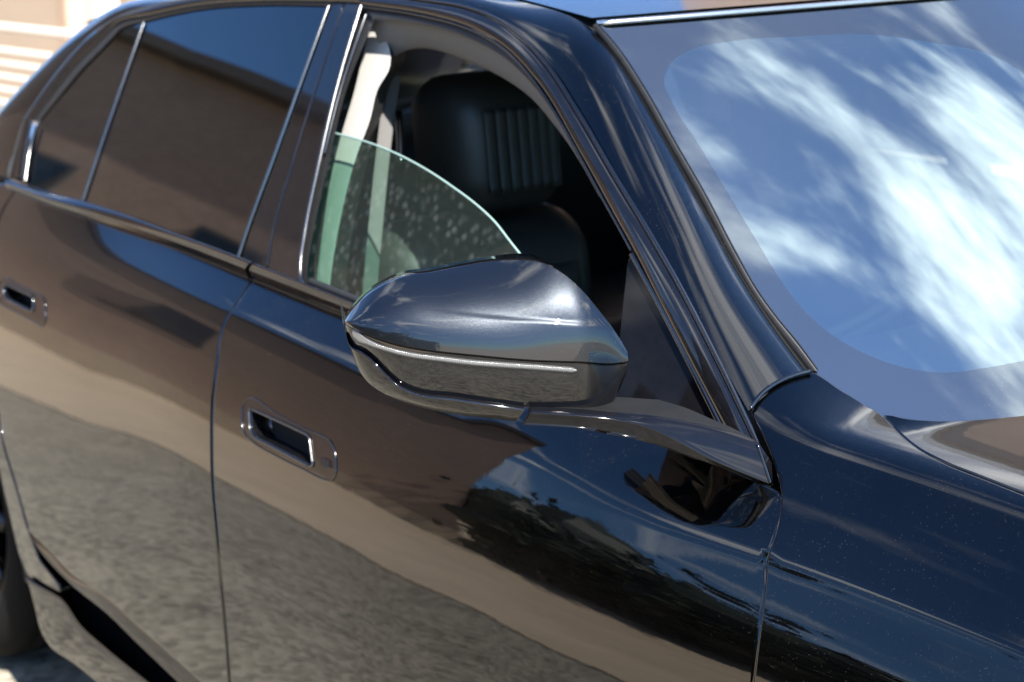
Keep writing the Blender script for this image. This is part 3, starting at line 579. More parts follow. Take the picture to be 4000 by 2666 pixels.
K2 = Ac+up_*ip_*.80; wk_ = np.interp(Ac[:, 0], [-2.3, -1.7, -1.2, -.82, -.68], [0, .35, .6, .55, .25])[:, None]; Kc = relax(Kc*(1-wk_)+K2*wk_, 30)
side_frame = gridmesh('side_frame', (1-jj)**2*Ac[:, None]+2*jj*(1-jj)*Kc[:, None]+jj**2*Rc[:, None], 'paint', car, out=np.repeat(og, 28, 0))
loft('roof_gutter', Rc-og*.004, Rc-og*.03+np.array([0, .03, 0]), og, 0, 'dark', car, 3)
pf_ = [(2930, 1598), (2978, 1537), (3046, 1490), (3114, 1463), (3166, 1450)]; tube('pillar_foot_edge', BODY.shift(.004).px3(crom(pf_, 40)), .0030, 'bead', car, 8)
# ---- front window frame: seal, gloss frame, bright bead
L1 = [(1464, 77), (1595, 89), (1714, 113), (1833, 152), (1952, 214), (2071, 321), (2160, 440), (2249, 595), (2339, 761), (2398, 863), (2464, 985)]
L2 = [(1416, 24), (1595, 48), (1720, 74), (1830, 108), (1960, 178), (2090, 310), (2175, 436), (2268, 600), (2353, 757), (2412, 862), (2474, 975)]
L2s = L2+[(2560, 1148), (2690, 1405), (2830, 1672)]
L1s = [(2456, 1000), (2540, 1160), (2670, 1412), (2812, 1678)]
fw = empty('front_window_frame', (0, 0, 0), front_door)
band('window_seal', GH.shift(-.006), L1, L2, .002, 'rubber', fw, 90, 8)
band('inner_bead', GH.shift(.000), [(p[0]-11, p[1]+9) for p in L2], L2, .0035, 'bead', fw, 90, 8)
L3b = [(1416, -14), (1560, -10), (1654, 2), (1833, 32), (1952, 80), (2041, 147), (2130, 242), (2249, 420), (2398, 676), (2536, 904), (2672, 1142), (2808, 1407), (2964, 1732)]
L2c = [(1416, 22), (1500, 33), (1595, 46), (1720, 72), (1830, 106), (1960, 176), (2090, 308), (2268, 600), (2412, 862), (2474, 975), (2560, 1148), (2690, 1405), (2830, 1672)]
band('frame_blade', GH.shift(.002), L2c, off(L3b, -8, 5), .006, 'gloss', fw, 110, 12)
band('outer_bead', GH.shift(.004), off(L3b, -9, 5), off(L3b, 6, -3), .004, 'bead', fw, 110, 8)
band('sail_bead', GH.shift(.002), [(2459, 1000), (2545, 1160), (2676, 1412), (2806, 1672)], [(2478, 990), (2566, 1150), (2698, 1404), (2832, 1670)], .004, 'bead', fw, 60, 8)
# sail panel behind the mirror
sp = GH.inv(crom([(2454, 1000), (2540, 1165), (2672, 1415), (2808, 1680), (2700, 1680), (2430, 1620), (2405, 1560), (2416, 1330), (2437, 1110)], 120, closed=True))
panel('sail_panel', GH.shift(-.004), sp, 'sail', fw, r=.002, depth=.006, step=.02)
# ---- belt trims
fb = [p for p in BELT_LO]
def belt(name, xa, xb, parent):
    lo = clip_line(BELT_LO, xa, xb); up = clip_line(BELT_UP, xa+18, xb+24); n = 70
    lo = lo[np.linspace(0, len(lo)-1, n).astype(int)]; up = up[np.linspace(0, len(up)-1, n).astype(int)]
    A = BODY.px3(lo); B = GH.shift(.002).px3(up); o = np.array([0, -.86, .5])
    k = np.linspace(0, math.pi/2, 10); rows = [A-o*.004, A+o*.004+(B-A)*.10, A+o*.0095+(B-A)*.30, A+o*.0118+(B-A)*.36]+[A+(B-A)*(.38+.62*math.sin(q))+o*(.0122*math.cos(q)+.001) for q in k]
    gridmesh(name, np.stack(rows, 1), 'gloss', parent, out=np.broadcast_to(o, (n*14, 3)))
    loft(name+'_line', A+np.array([0, -.001, -.0012]), A+np.array([0, -.0002, .0014]), np.array([0, -.9, .4]), .0022, 'bead', parent, 6)
belt('belt_trim', 30, 976, rear_door); belt('belt_trim', 985, 2300, front_door)
# ---- rear door window: frame, glass, division bar
RW_TOP = [(464, 119), (595, 77), (773, 39), (1012, 21), (1285, 24)]
RW_L = [(98, 702), (119, 571), (143, 494), (161, 464), (238, 369), (330, 260), (416, 173), (464, 119)]
RW_R = [(1283, 24), (1180, 310), (1068, 620), (956, 930), (932, 1003)]
rw = empty('rear_window_frame', (0, 0, 0), rear_door)
gl = GH.shift(-.006)
rgp = gl.inv(np.vstack([crom(RW_TOP, 50), crom(RW_R, 40)[1:], clip_line(BELT_UP, 104, 938, 60)[::-1][::3], crom(RW_L, 40)[1:-1]]))
rear_glass = panel('rear_window_glass', gl, rgp, 'tint', rear_door, r=.0005, depth=.003, step=.03)
bead('division_bar', GH.shift(-.003), [(560, 90), (490, 290), (410, 520), (322, 784)], [.0075]*60, .0025, 'chrome', rw)
bead('rear_pillar_bead', GH.shift(.001), RW_R, .0072, .003, 'chrome', rw)
bead('quarter_bead', GH.shift(.001), [(98, 706), (119, 571), (141, 494)], .007, .003, 'chrome', rw, 30)
T0 = [(148, 480), (238, 369), (330, 260), (416, 173), (464, 119), (595, 77), (773, 39), (1012, 21), (1300, 24), (1420, 26)]
T1 = [(128, 470), (214, 352), (310, 236), (400, 148), (455, 96), (595, 60), (773, 24), (1012, 7), (1300, 9), (1420, 14)]
T2 = [(92, 470), (180, 340), (285, 210), (380, 118), (478, 62), (600, 24), (773, -6), (1012, -24), (1300, -22), (1420, -15)]
band('window_seal', GH.shift(-.003), T0, T1, .002, 'rubber', rw, 90, 6)
band('frame_blade', GH.shift(.001), T1, T2, .006, 'gloss', rw, 90, 10)
band('frame_blade', GH.shift(.001), [(130, 470), (112, 560), (92, 700)], [(90, 475), (62, 570), (30, 697)], .006, 'gloss', rw, 40, 10)
bead('outer_bead', GH.shift(.005), T2[3:], .005, .003, 'chrome', rw, 70)
# ---- B pillar covers
bp = GH.shift(.0)
BP_MID = [(1344, 16), (1246, 310), (1148, 620), (1062, 930), (1045, 1046)]
FW_R = [(1410, 20), (1318, 330), (1245, 640), (1188, 920), (1172, 1050), (1176, 1096)]
pr = bp.inv(np.vstack([crom(off(RW_R, 14), 40), clip_line(BELT_UP, 946, 1036, 30)[::4], crom(off(BP_MID, -5), 40)[::-1]]))
pf = bp.inv(np.vstack([crom(off(BP_MID, 5), 40), clip_line(BELT_UP, 1052, 1164, 30)[::4], crom(off(FW_R, -10), 40)[::-1]]))
panel('pillar_cover', bp, pr, 'gloss', rear_door, r=.0025, depth=.006, step=.02); panel('pillar_cover', bp, pf, 'gloss', front_door, r=.0025, depth=.006, step=.02)
bead('window_edge_bead', GH.shift(.002), FW_R+[(1200, 1121)], .0072, .003, 'chrome', fw)
band('window_channel', GH.shift(-.012), off(FW_R, 4), [(1462, 80), (1360, 330), (1283, 640), (1222, 920), (1200, 1060), (1200, 1110)], .0, 'rubber', fw, 60, 4)
bead('channel_lip', GH.shift(-.008), [(1432, 60), (1340, 330), (1270, 600)], .005, .004, 'bead', fw)
# ---- lowered front window pane
GT = [(1262, 509), (1333, 527), (1416, 550), (1535, 595), (1654, 657), (1773, 735), (1863, 803), (1930, 866), (1988, 940), (2044, 1012), (2120, 1130), (2190, 1260), (2240, 1400)]
gs = GH.shift(-.016); gt = gs.inv(crom(GT, 90))
gpl = np.vstack([gt, gs.inv(np.vstack([[(2240, 1560)], off(clip_line(BELT_UP, 1180, 2230, 40)[::-1], 0, 60)[::6], crom([(1180, 1120), (1195, 900), (1225, 640), (1250, 540)], 30)]))])
front_glass = panel('window_glass', gs, gpl, 'glass', front_door, r=.0003, depth=.002, step=.03)
pg = gs.P(gt); ng = gs.nrm(gt); tube('glass_edge', pg-ng*.001, .0017, 'glassedge', front_glass, 8)
ge = gs.P(gs.inv(crom([(1262, 509), (1238, 600), (1205, 860), (1185, 1080)], 30))); tube('glass_edge', ge, .0016, 'glassedge', front_glass, 8)
band('scraper_seal', GH.shift(-.010), off(clip_line(BELT_UP, 1215, 2230, 60)[::10], 0, -30), off(clip_line(BELT_UP, 1200, 2220, 60)[::10], 0, 2), .004, 'rubber', fw, 60, 8)

# ------------------------------------------------------------------ door handles
def rpoly(pts, r, n=6):
    p = np.asarray(pts, float); out = []
    for i in range(len(p)):
        a, b, c = p[i-1], p[i], p[(i+1) % len(p)]; d1 = (a-b)/np.linalg.norm(a-b); d2 = (c-b)/np.linalg.norm(c-b); rr = r[i] if np.ndim(r) else r; rr = min(rr, .45*np.linalg.norm(a-b), .45*np.linalg.norm(c-b))
        for t in np.linspace(0, 1, n): out.append((1-t)**2*(b+d1*rr)+2*t*(1-t)*b+t*t*(b+d2*rr))
    return np.array(out)
def pocket(name, outer_px, hole_px, parent, closed_out=True):
    """gloss frame let into the door with a recessed pocket"""
    S = BODY.shift(-.0015); o2 = S.inv(crom(outer_px, 140, closed=True)); h2 = resample(S.inv(rpoly(hole_px, 16)), .004); c = o2.mean(0)
    fr = panel(name, S.shift(.0018), c+(o2-c)*.985, 'gloss', parent, holes=[h2], r=.0035, depth=.016, step=.012, bstep=.005)
    # pocket: dished floor behind the opening
    hh = resample(h2, .006); cc = hh.mean(0); rings = []
    for k, (sc, dp) in enumerate(((1.03, -.004), (1.0, -.016), (.97, -.028), (.9, -.036), (.75, -.040), (.4, -.042), (.02, -.042))):
        q = cc+(hh-cc)*sc; rings.append(BODY.P(q)+BODY.nrm(q)*dp)
    P = np.stack(rings, 0); gridmesh('pocket_shell', P, 'housing', fr, out=np.broadcast_to(BODY.nrm(cc[None])[0], (P.size//3, 3)), closed_m=True)
    uo = S.inv(crom(outer_px, 160, closed=True)); Pq = S.P(uo)+S.nrm(uo)*.0020; Pq = np.vstack([Pq, Pq[:1]]); tube('rim_bead', Pq, .0017, 'bead', fr, 8, caps=False)
    hl = S.P(h2)+S.nrm(h2)*.0032; hl = np.vstack([hl, hl[:1]]); tube('pocket_lip', hl, .0021, 'chrome', fr, 8, caps=False)
    return fr
HF_IN = [(978, 1594), (1214, 1703), (1229, 1822), (1214, 1824), (1000, 1712), (982, 1680)]
HR_IN = [(20, 1106), (137, 1162), (134, 1224), (30, 1172), (18, 1150)]
h1 = pocket('door_handle', HF_OUT, HF_IN, front_door); h2_ = pocket('door_handle', HR_OUT, HR_IN, rear_door)
for k in range(4):
    q = BODY.shift(.004).px3([(1252, 1790+k*8), (1282, 1804+k*8)]); tube('sensor_rib', q, .0009, 'bead', h1, 6)

# ------------------------------------------------------------------ door mirror
mir = empty('door_mirror', (0, 0, 0), car)
I0 = np.array([-.775, -.955, 1.1]); AX = np.array([.50, .866, 0.]); NX = np.array([.866, -.50, 0.]); ZX = np.array([0, 0, 1.])
def sheet(px, nfun, it=8):
    px = np.asarray(px, float); nn = np.zeros(len(px))
    for _ in range(it):
        d = ray(px); t = ((I0-CAM)@NX+nn)/(d@NX); P = CAM+d*t[:, None]; a = (P-I0)@AX; nn = nfun(a)
    return a, P[:, 2], nn
TOPPX = [(1348, 1253), (1380, 1210), (1428, 1160), (1500, 1113), (1583, 1080), (1690, 1064), (1815, 1040), (1934, 1022), (2012, 1018), (2083, 1022), (2131, 1034), (2202, 1073), (2273, 1135), (2339, 1213), (2398, 1290), (2440, 1356), (2464, 1402)]
a_t, _, _ = sheet(TOPPX, lambda a: 0*a); a0, a1 = a_t.min(), a_t.max()
def tt(a): return np.clip((a-a0)/(a1-a0), 0, 1)
def smooth(x): x = np.clip(x, 0, 1); return x*x*(3-2*x)
def Dn(a):
    t = tt(a); base = .088*(1-np.clip(1-t/.80, 0, 1)**2.3)**(1/2.0); return base-.018*smooth((t-.80)/.20)
def Nt(a): return Dn(a)*.90*smooth((tt(a)-.48)/.5)
def curve(px, nfun, n=400):
    a, z, _ = sheet(crom(px, n), nfun); k = np.argsort(a); return lambda q: np.interp(q, a[k], z[k])
CAPLO = [(1346, 1256), (1369, 1272), (1428, 1302), (1518, 1335), (1607, 1356), (1726, 1373), (1845, 1385), (2083, 1406), (2262, 1412), (2416, 1417), (2458, 1409), (2466, 1404)]
HOULO = [(1352, 1300), (1363, 1340), (1428, 1378), (1470, 1416), (1506, 1456), (1559, 1503), (1619, 1530), (1785, 1554), (1964, 1581), (2083, 1596), (2262, 1604), (2340, 1607), (2375, 1590), (2428, 1515), (2458, 1426), (2466, 1405)]
for _ in range(12):      # the shell's inner end, found on the bulged sheet itself
    a1 = .5*a1+.5*sheet([(2464, 1402)], Dn)[0][0]
ztop, zcap = curve(TOPPX, Nt), curve(CAPLO, Dn)
def Dl(a): return np.maximum(Dn(a)-.022, .0)
zlow = curve(HOULO, Dl)
def MP(a, n, z): return I0*np.array([1, 1, 0])+np.multiply.outer(a, AX)+np.multiply.outer(n, NX)+np.multiply.outer(z, ZX)
av = a0+(a1-a0)*(1-np.cos(np.linspace(0, math.pi, 110)))/2
av = np.sort(np.concatenate([a0+(a1-a0)*np.linspace(0, .994, 96)**1.6]))
zt_, zc_ = np.maximum(ztop(av), zcap(av)+.0005), zcap(av); zl_ = np.minimum(zlow(av), zc_-.0005)
CREASE = [(1480, 1185), (1619, 1206), (1726, 1221), (1904, 1240), (2142, 1253), (2285, 1261), (2400, 1262)]
zcr = curve(CREASE, lambda a: Dn(a)*.8)
w = 1-(1-np.linspace(0, 1, 60))**1.45
A_, W_ = np.meshgrid(av, w, indexing='ij'); Zc = zc_[:, None]+(zt_-zc_)[:, None]*W_
prof = 1-.10*W_-.90*W_**2.7
Nn_ = Nt(av)[:, None]+(Dn(av)-Nt(av))[:, None]*prof
fade = smooth((tt(av)-.25)/.35)[:, None]
Nn_ = Nn_-.0022*fade*smooth((Zc-(zcr(av)[:, None]-.001))/.004)*(Dn(av)[:, None] > .01)
capP = MP(A_.ravel(), Nn_.ravel(), Zc.ravel()).reshape(*A_.shape, 3)
gridmesh('mirror_cap', capP, 'cap', mir, out=np.broadcast_to(NX*.8+ZX*.6, (capP.size//3, 3)))
# cap's lower lip: a small rounded return
lipw = np.linspace(0, 1, 6); lp = np.stack([MP(av, Dn(av)-.0012-.0050*q, zc_-.0004-.0028*math.sin(q*math.pi/2)) for q in lipw], 1)
gridmesh('cap_lip', np.concatenate([capP[:, :1], lp], 1), 'cap', mir, out=np.broadcast_to(NX*.3-ZX, (len(av)*7, 3)))
# gloss housing
wq = np.linspace(0, 1, 34)
HZ = (zc_-.0035)[:, None]+(zl_-zc_+.0035)[:, None]*wq[None]; HN = np.maximum(Dn(av)[:, None]-.0045-.004*wq[None]-.017*wq[None]**2, -.02)
HN = np.minimum(HN, Dn(av)[:, None]+.0)
houP = MP(np.repeat(av, 34), HN.ravel(), HZ.ravel()).reshape(len(av), 34, 3)
gridmesh('mirror_housing', houP, 'housing', mir, out=np.broadcast_to(NX-ZX*.1, (houP.size//3, 3)))
# lower trim blade
BOTPX = [(1352, 1300), (1378, 1392), (1408, 1462), (1446, 1509), (1500, 1546), (1571, 1577), (1666, 1606), (1785, 1630), (2010, 1653), (2050, 1656)]
def Db(a): return np.maximum(Dn(a)-.030, -.01)
zbot = curve(BOTPX, Db); aend = sheet([(2047, 1604)], Dl)[0][0]; aend2 = sheet([(2012, 1650)], Db)[0][0]
ab = av[av < aend-.001]; ab = np.append(ab, aend); s_ = np.linspace(0, 1, 16)
zl2, zb2 = np.minimum(zlow(ab), zcap(ab)-.0005), zbot(ab); zb2 = np.minimum(zb2, zl2-.0008)
rows = [MP(ab, Dl(ab)-.006, zl2+.0005), MP(ab, Dl(ab)+.0012, zl2-.0006), MP(ab, Dl(ab)+.0034, zl2-.003)]
for q in s_[1:]:
    rows.append(MP(ab-(aend-aend2)*q*(ab > aend-.03)*smooth((ab-aend+.03)/.03), Dl(ab)+.0034-.012*q-.012*q**3, zl2-.003+(zb2-zl2+.003)*q))
P_ = np.stack(rows, 1); gridmesh('mirror_lower_blade', P_, 'gloss', mir, out=np.broadcast_to(NX-ZX*.4, (P_.size//3, 3)))
# underside and back of the shell
under = np.stack([rows[-1], rows[-1]-NX*.05+ZX*.004, rows[-1]-NX*.10+ZX*.02], 1); gridmesh('mirror_underside', under, 'housing', mir, out=np.broadcast_to(-ZX, (under.size//3, 3)))
loop = np.vstack([capP[:, -1], houP[::-1, -1]]); cen = loop.mean(0)
back = [loop, loop-NX*.004+(loop-cen)*.004, loop-NX*.02-(loop-cen)*.01]
nb = loop.copy(); nn_ = (nb-I0)@NX; nb = nb-np.multiply.outer(nn_+.045, NX); back += [nb-(nb-cen)*.03, nb-(nb-cen)*.08]
bk = np.stack(back, 0); ob = (loop-cen)/np.linalg.norm(loop-cen, axis=1, keepdims=True)
gridmesh('mirror_back_shell', bk, 'gloss', mir, out=np.tile(ob, (5, 1)), closed_m=True)
gl_ = nb-(nb-cen)*.08+NX*.004; mesh('mirror_glass', gl_, [tuple(range(len(gl_)))], bsdf('silvered_mirror', (.8, .8, .8), .02, metal=1, noise=(20, .02)), mir, smooth=False)
# turn signal: clear ribbed light bar
SIG = [(1376, 1300), (1410, 1322), (1446, 1341), (1518, 1366), (1607, 1387), (1726, 1403), (1845, 1417), (1964, 1426), (2083, 1434), (2202, 1443), (2252, 1447)]
na = 520; aS, zS, nS = sheet(crom(SIG, na), lambda a: Dn(a)-.0055); hw = np.interp(np.linspace(0, 1, na), [0, .03, .07, .13, .98, 1], [.006, .0075, .0045, .0030, .0030, .0012])
rb_ = .0007*np.abs(np.sin(np.linspace(0, 105*math.pi, na)))*(np.linspace(0, 1, na) > .07)
SP = np.stack([MP(aS, nS+.0008+(rb_+.0016)*math.sqrt(max(0, 1-q*q)), zS+q*hw) for q in np.linspace(-1, 1, 9)], 1)
sig = gridmesh('turn_signal', SP, 'lens', mir, out=np.broadcast_to(NX, (na*9, 3)))
edge_ = np.vstack([MP(aS, nS+.001, zS+hw), MP(aS, nS+.001, zS-hw)[::-1]]); edge_ = np.vstack([edge_, edge_[:1]]); tube('signal_gasket', edge_[::2], .0009, 'rubber', mir, 6, caps=False)
# ---- mirror arm and foot
AT = [(2066, 1593), (2262, 1606), (2400, 1619), (2536, 1631), (2672, 1655), (2822, 1689), (2958, 1733)]
AR = [(2066, 1612), (2262, 1625), (2405, 1640), (2537, 1672), (2640, 1722), (2760, 1786), (3010, 1892)]
AB = [(2040, 1662), (2142, 1667), (2262, 1676), (2400, 1702), (2536, 1730), (2690, 1786), (3012, 1904)]
q0 = MP(*[np.array([v]) for v in (lambda s: (s[0][0], s[2][0], s[1][0]))(sheet([(2066, 1600)], Dl))])[0]; q1 = BODY.px3([(2975, 1790)])[0]
pd = q1-q0; pd[2] = 0; pn = np.array([pd[1], -pd[0], 0]); pn /= np.linalg.norm(pn); pn *= np.sign(pn@(CAM-q0)); dirb = np.array([0, 1., 0])
q1 = q1+np.array([.004, -.016, .004]); upv = np.array([0, .40, .92]); an = np.cross(q1-q0, upv); an /= np.linalg.norm(an); an *= np.sign(an@(CAM-q0))
def arm_line(px): return on_plane(crom(px, 80), q0, an)
TA, RA, BA = arm_line(AT), arm_line(AR)+an*.005, arm_line(AB); sgrow = np.linspace(0, 1, 80); dep = np.interp(sgrow, [0, .35, .7, 1], [.05, .08, .035, .004])[:, None]
rows = [TA+dirb*dep+ZX*.008*(1-sgrow[:, None])**2, TA+dirb*np.minimum(.006, dep*.5)+ZX*.001, TA+dirb*.001+ZX*.0003, TA-ZX*.0006+pn*.0006]
for q in (.25, .5, .75, .95): rows.append(TA+(RA-TA)*q+an*.0012*math.sin(math.pi*q))
rows += [RA+pn*.0004, RA-ZX*.0012]
for q in (.25, .5, .75, 1.0): rows.append(RA+(BA-RA)*q-an*.004*q)
rows += [BA+dirb*.006-ZX*.001, BA+dirb*(dep+.02)]
gridmesh('arm_top', np.stack(rows[:2], 1), 'armtop', mir, out=np.broadcast_to(ZX, (160, 3))); rows = rows[1:]
P_ = np.stack(rows, 1); arm = gridmesh('mirror_arm', P_, 'armblk', mir, out=np.broadcast_to(pn+ZX*.2, (P_.size//3, 3)))
me = arm.data; bm = bmesh.new(); bm.from_mesh(me); bm.verts.ensure_lookup_table(); m_ = P_.shape[1]
for i in (0, 79):
    try: bm.faces.new([bm.verts[i*m_+j] for j in (range(m_) if i == 0 else reversed(range(m_)))])
    except Exception: pass
bmesh.ops.recalc_face_normals(bm, faces=bm.faces); bm.to_mesh(me); bm.free()
fe = np.stack([TA[-1]*(1-q)+RA[-1]*q+pn*.001 for q in np.linspace(.02, .98, 16)]); tube('foot_end_bead', fe, .0022, 'bead', mir, 6)

# ------------------------------------------------------------------ cabin
cab = empty('cabin', (0, 0, 0), car)
HL = Surf(_roof, (-2.7, -.98), (-.66, .66), ROOF.sign, -.035)
U, V = np.meshgrid(np.linspace(-2.6, -1.09, 40), np.linspace(-.66, .66, 30), indexing='ij'); gridmesh('headliner', HL.P(np.stack([U, V], -1)), 'liner', cab, out=np.array([0, 0, -1.]))
LI = GH.shift(-.03)
hl_up = [(1452, 70), (1600, 80), (1720, 104), (1840, 143), (1960, 205), (2080, 312), (2170, 432), (2262, 590), (2350, 755)]
hl_lo = [(1520, 236), (1575, 203), (1650, 190), (1740, 206), (1840, 244), (1955, 298), (2074, 380), (2170, 488), (2272, 628), (2352, 765)]
ua_, ub_ = GH.shift(-.025).inv(crom(hl_up, 80)), GH.shift(-.075).inv(crom(hl_lo, 80)); loft('cant_rail_cloth', GH.shift(-.025).P(ua_), GH.shift(-.075).P(ub_), np.array([.2, -.6, -.3]), .010, 'liner', cab, 10)
PT = GH.shift(-.05)
ptl = [(1452, 96), (1428, 179), (1381, 369), (1333, 530), (1300, 660), (1262, 890), (1237, 1104), (1230, 1200)]; ptr = [(1470, 108), (1520, 190), (1522, 262), (1474, 351), (1442, 476), (1395, 600), (1322, 890), (1288, 1107), (1280, 1200)]
pa, pb = PT.inv(crom(ptl, 50)), PT.inv(crom(ptr, 50)); loft('pillar_trim', PT.P(pa), PT.P(pb), np.array([.6, .0, .2]), .010, 'ptrim', cab, 14)
gridmesh('pillar_trim_side', np.stack([PT.P(pb), PT.P(pb)+np.array([-.10, .10, 0])], 1), 'plastic', cab)
bs = [(1512, 300), (1490, 430), (1470, 590), (1440, 880), (1418, 1120), (1410, 1250)]; bu = GH.shift(-.12).inv(crom(bs, 50)); BPp = GH.shift(-.12).P(bu); bt = np.array([.012, .02, 0])
loft('seat_belt', BPp, BPp+bt, np.array([.8, -.5, 0]), .001, 'belt', cab, 4)
def rbox(name, lo, hi, mat, parent, bev=.03, taper=None):
    bm = bmesh.new(); bmesh.ops.create_cube(bm, size=1); lo, hi = np.asarray(lo, float), np.asarray(hi, float)
    for v in bm.verts: v.co = Vector(((lo+hi)/2+np.array(v.co)*(hi-lo)).tolist())
    bmesh.ops.bevel(bm, geom=list(bm.edges), offset=bev, segments=6, affect='EDGES', profile=.5)
    me = bpy.data.meshes.new(name); bm.to_mesh(me); bm.free(); me.polygons.foreach_set('use_smooth', [True]*len(me.polygons)); return link(name, me, mat, parent)
rbox('floor_carpet', (-2.9, -.80, .20), (-.5, .80, .30), 'plastic', cab, .02)
rbox('dashboard', (-.98, -.74, .70), (-.60, .74, .985), 'plastic', cab, .06)
rbox('centre_console', (-1.75, -.16, .30), (-.95, .16, .80), 'plastic', cab, .04)
rbox('rear_bench', (-2.75, -.72, .30), (-2.15, .72, .72), 'leather', cab, .07); rbox('rear_backrest', (-2.95, -.72, .6), (-2.62, .72, 1.12), 'leather', cab, .08)
rbox('parcel_shelf', (-3.3, -.72, 1.02), (-2.8, .72, 1.06), 'plastic', cab, .015)

rbox('firewall', (-.56, -.84, .2), (-.50, .84, .96), 'dark', cab, .01)
seat = empty('front_seat', (0, 0, 0), car)
HX, HY = -1.68, -.50
def cushion(name, lo, hi, bev, mat, lean=0.0, puff=.0, ribs=0, parent=seat):
    o = rbox(name, lo, hi, mat, parent, bev); c = (np.array(lo)+np.array(hi))/2
    for v in o.data.vertices:
        v.co.x += -(v.co.z-lo[2])*lean
        if puff: v.co.x += puff*max(0, 1-((v.co.y-c[1])/((hi[1]-lo[1])/2))**2)*(1 if v.co.x > c[0] else 0)
    return o
cushion('headrest', (HX-.20, HY, 1.085), (HX, HY+.235, 1.325), .07, 'leather', .10, .010)
for k in range(7):
    y = HY+.050+k*.023; zz = np.linspace(1.13, 1.275, 14); tube('headrest_flute', np.stack([HX+.006-(zz-1.085)*.10+.010*(1-((y-HY-.118)/.118)**2)-.004+0*zz, y+0*zz, zz], -1), .0115, 'leather2', seat, 10, flat=.45)
cushion('backrest', (HX-.14, HY-.15, .52), (HX+.05, HY+.31, 1.085), .09, 'leather', .12, .02)
for k in range(3):
    y = HY-.02+k*.10; zz = np.linspace(.58, .99, 16); tube('backrest_flute', np.stack([HX+.045-(zz-.52)*.12+.015*(1-((y-HY-.08)/.23)**2)+0*zz, y+0*zz, zz], -1), .055, 'leather2', seat, 12, flat=.4)
cushion('seat_cushion', (HX-.05, HY-.12, .38), (HX+.50, HY+.38, .56), .06, 'leather')
for k in (0, 1): tube('headrest_post', [(HX-.10, HY+.10+.1*k, 1.0), (HX-.10, HY+.10+.1*k, 1.12)], .006, 'bead', seat, 8)
s2 = empty('driver_seat', (0, 0, 0), car)
cushion('headrest', (HX-.13, .22, 1.085), (HX, .52, 1.315), .045, 'leather', .10, .012, parent=s2); cushion('backrest', (HX-.12, .10, .52), (HX+.03, .64, 1.075), .06, 'leather', .12, .02, parent=s2)
tube('assist_grip', GH.shift(-.13).px3(crom([(1556, 440), (1562, 520), (1566, 640)], 14)), .006, 'bead', cab, 8)
# ---- far side of the car, seen through the cabin
MIR = np.array([1, -1, 1.])
U, V = np.meshgrid(np.linspace(-3.2, .42, 80), np.linspace(0, 1, 30), indexing='ij'); V = -.72+V*(np.interp(U, bl[:, 0], bl[:, 1])+.72); uv = np.stack([U, V], -1)
gridmesh('far_body_side', BODY.P(uv)*MIR, 'paint', car, out=BODY.nrm(uv).reshape(-1, 3)*MIR)
gridmesh('far_door_card', BODY.shift(-.07).P(uv)*MIR, 'plastic', car, out=-BODY.nrm(uv).reshape(-1, 3)*MIR)
loft('far_side_frame', Ac*MIR, Rc*MIR, og*MIR, hgt, 'paint', car, 14, 'par')
loft('far_frame_lining', Ac*MIR-og*MIR*.02, Rc*MIR-og*MIR*.03, og*MIR, 0, 'liner', car, 6)
ug = np.linspace(-2.62, -.75, 60); zg = np.interp(ug, [-2.75, -2.5, -2.0, -1.5, -1.2, -.9, -.6], [1.12, 1.38, 1.455, 1.46, 1.41, 1.24, 1.04]); Pg = np.stack([GH.P(np.stack([ug, 1.04+(zg-1.04)*q], -1))*MIR for q in np.linspace(0, 1, 12)], 1)
gridmesh('far_window_glass', Pg, 'tint', car)
gridmesh('far_pillar_trim', np.stack([GH.shift(-.03).P(np.stack([np.full(12, -1.74-q), np.linspace(1.0, 1.45, 12)], -1))*MIR for q in (-.06, .06)], 1), 'plastic', cab)
rg = np.stack([np.stack([-2.72-.30*v*v-.62*q+0*v, v, 1.385-.04*v*v-.34*q-.04*q*q+0*v], -1) for q in np.linspace(0, 1, 14) for v in [np.linspace(-.57, .57, 24)]], 0)
gridmesh('rear_screen', rg, 'tint', car, out=np.array([-.5, 0, .8]))
rbox('boot_lid', (-4.1, -.84, .40), (-3.30, .84, 1.09), 'paint', car, .06)
# ------------------------------------------------------------------ surroundings that the paint and glass mirror
brick = empty('brick_building', (-12.0, -5.1, 0)); tag(brick, 'long brown brick building behind the pavement, mirrored in the doors', 'building')
def prism(name, pts, z0, z1, mat, parent):
    n = len(pts); V = [(x, y, z0) for x, y in pts]+[(x, y, z1) for x, y in pts]
    F = [tuple(range(n))[::-1], tuple(range(n, 2*n))]+[(i, (i+1) % n, n+(i+1) % n, n+i) for i in range(n)]
    return mesh(name, V, F, mat, parent, smooth=False)
# local frame: +x along the front to the street end, +y to the street; the end wall runs back at a slant
foot = [(4.75, 0), (-9, 0), (-13, -7), (1.2, -7)]
prism('wall', foot[::-1], 0, 5.3, 'brick', brick); prism('plinth', [(4.79, .03), (-9, .03), (-13, -7), (1.24, -7)][::-1], 0, .35, 'concrete', brick); prism('roof', [(4.95, .3), (-9.2, .3), (-13.3, -7.3), (1.3, -7.3)][::-1], 5.3, 5.5, 'roofing', brick)
for k, x in enumerate(np.arange(-8, 2.4, 2.9)):
    wn = slab('window', x, x+1.1, -.02, .05, 2.0, 3.3, 'roofing', brick, .01); slab('pane', x+.07, x+1.03, 0, .062, 2.07, 3.23, 'pane', wn)
brick.rotation_euler = (0, 0, math.atan2(-3.7, 6.8))
hd_ = empty('clipped_hedge', (-1, -10.2, 0)); tag(hd_, 'dense dark clipped hedge behind the row of bushy trees', 'hedge')
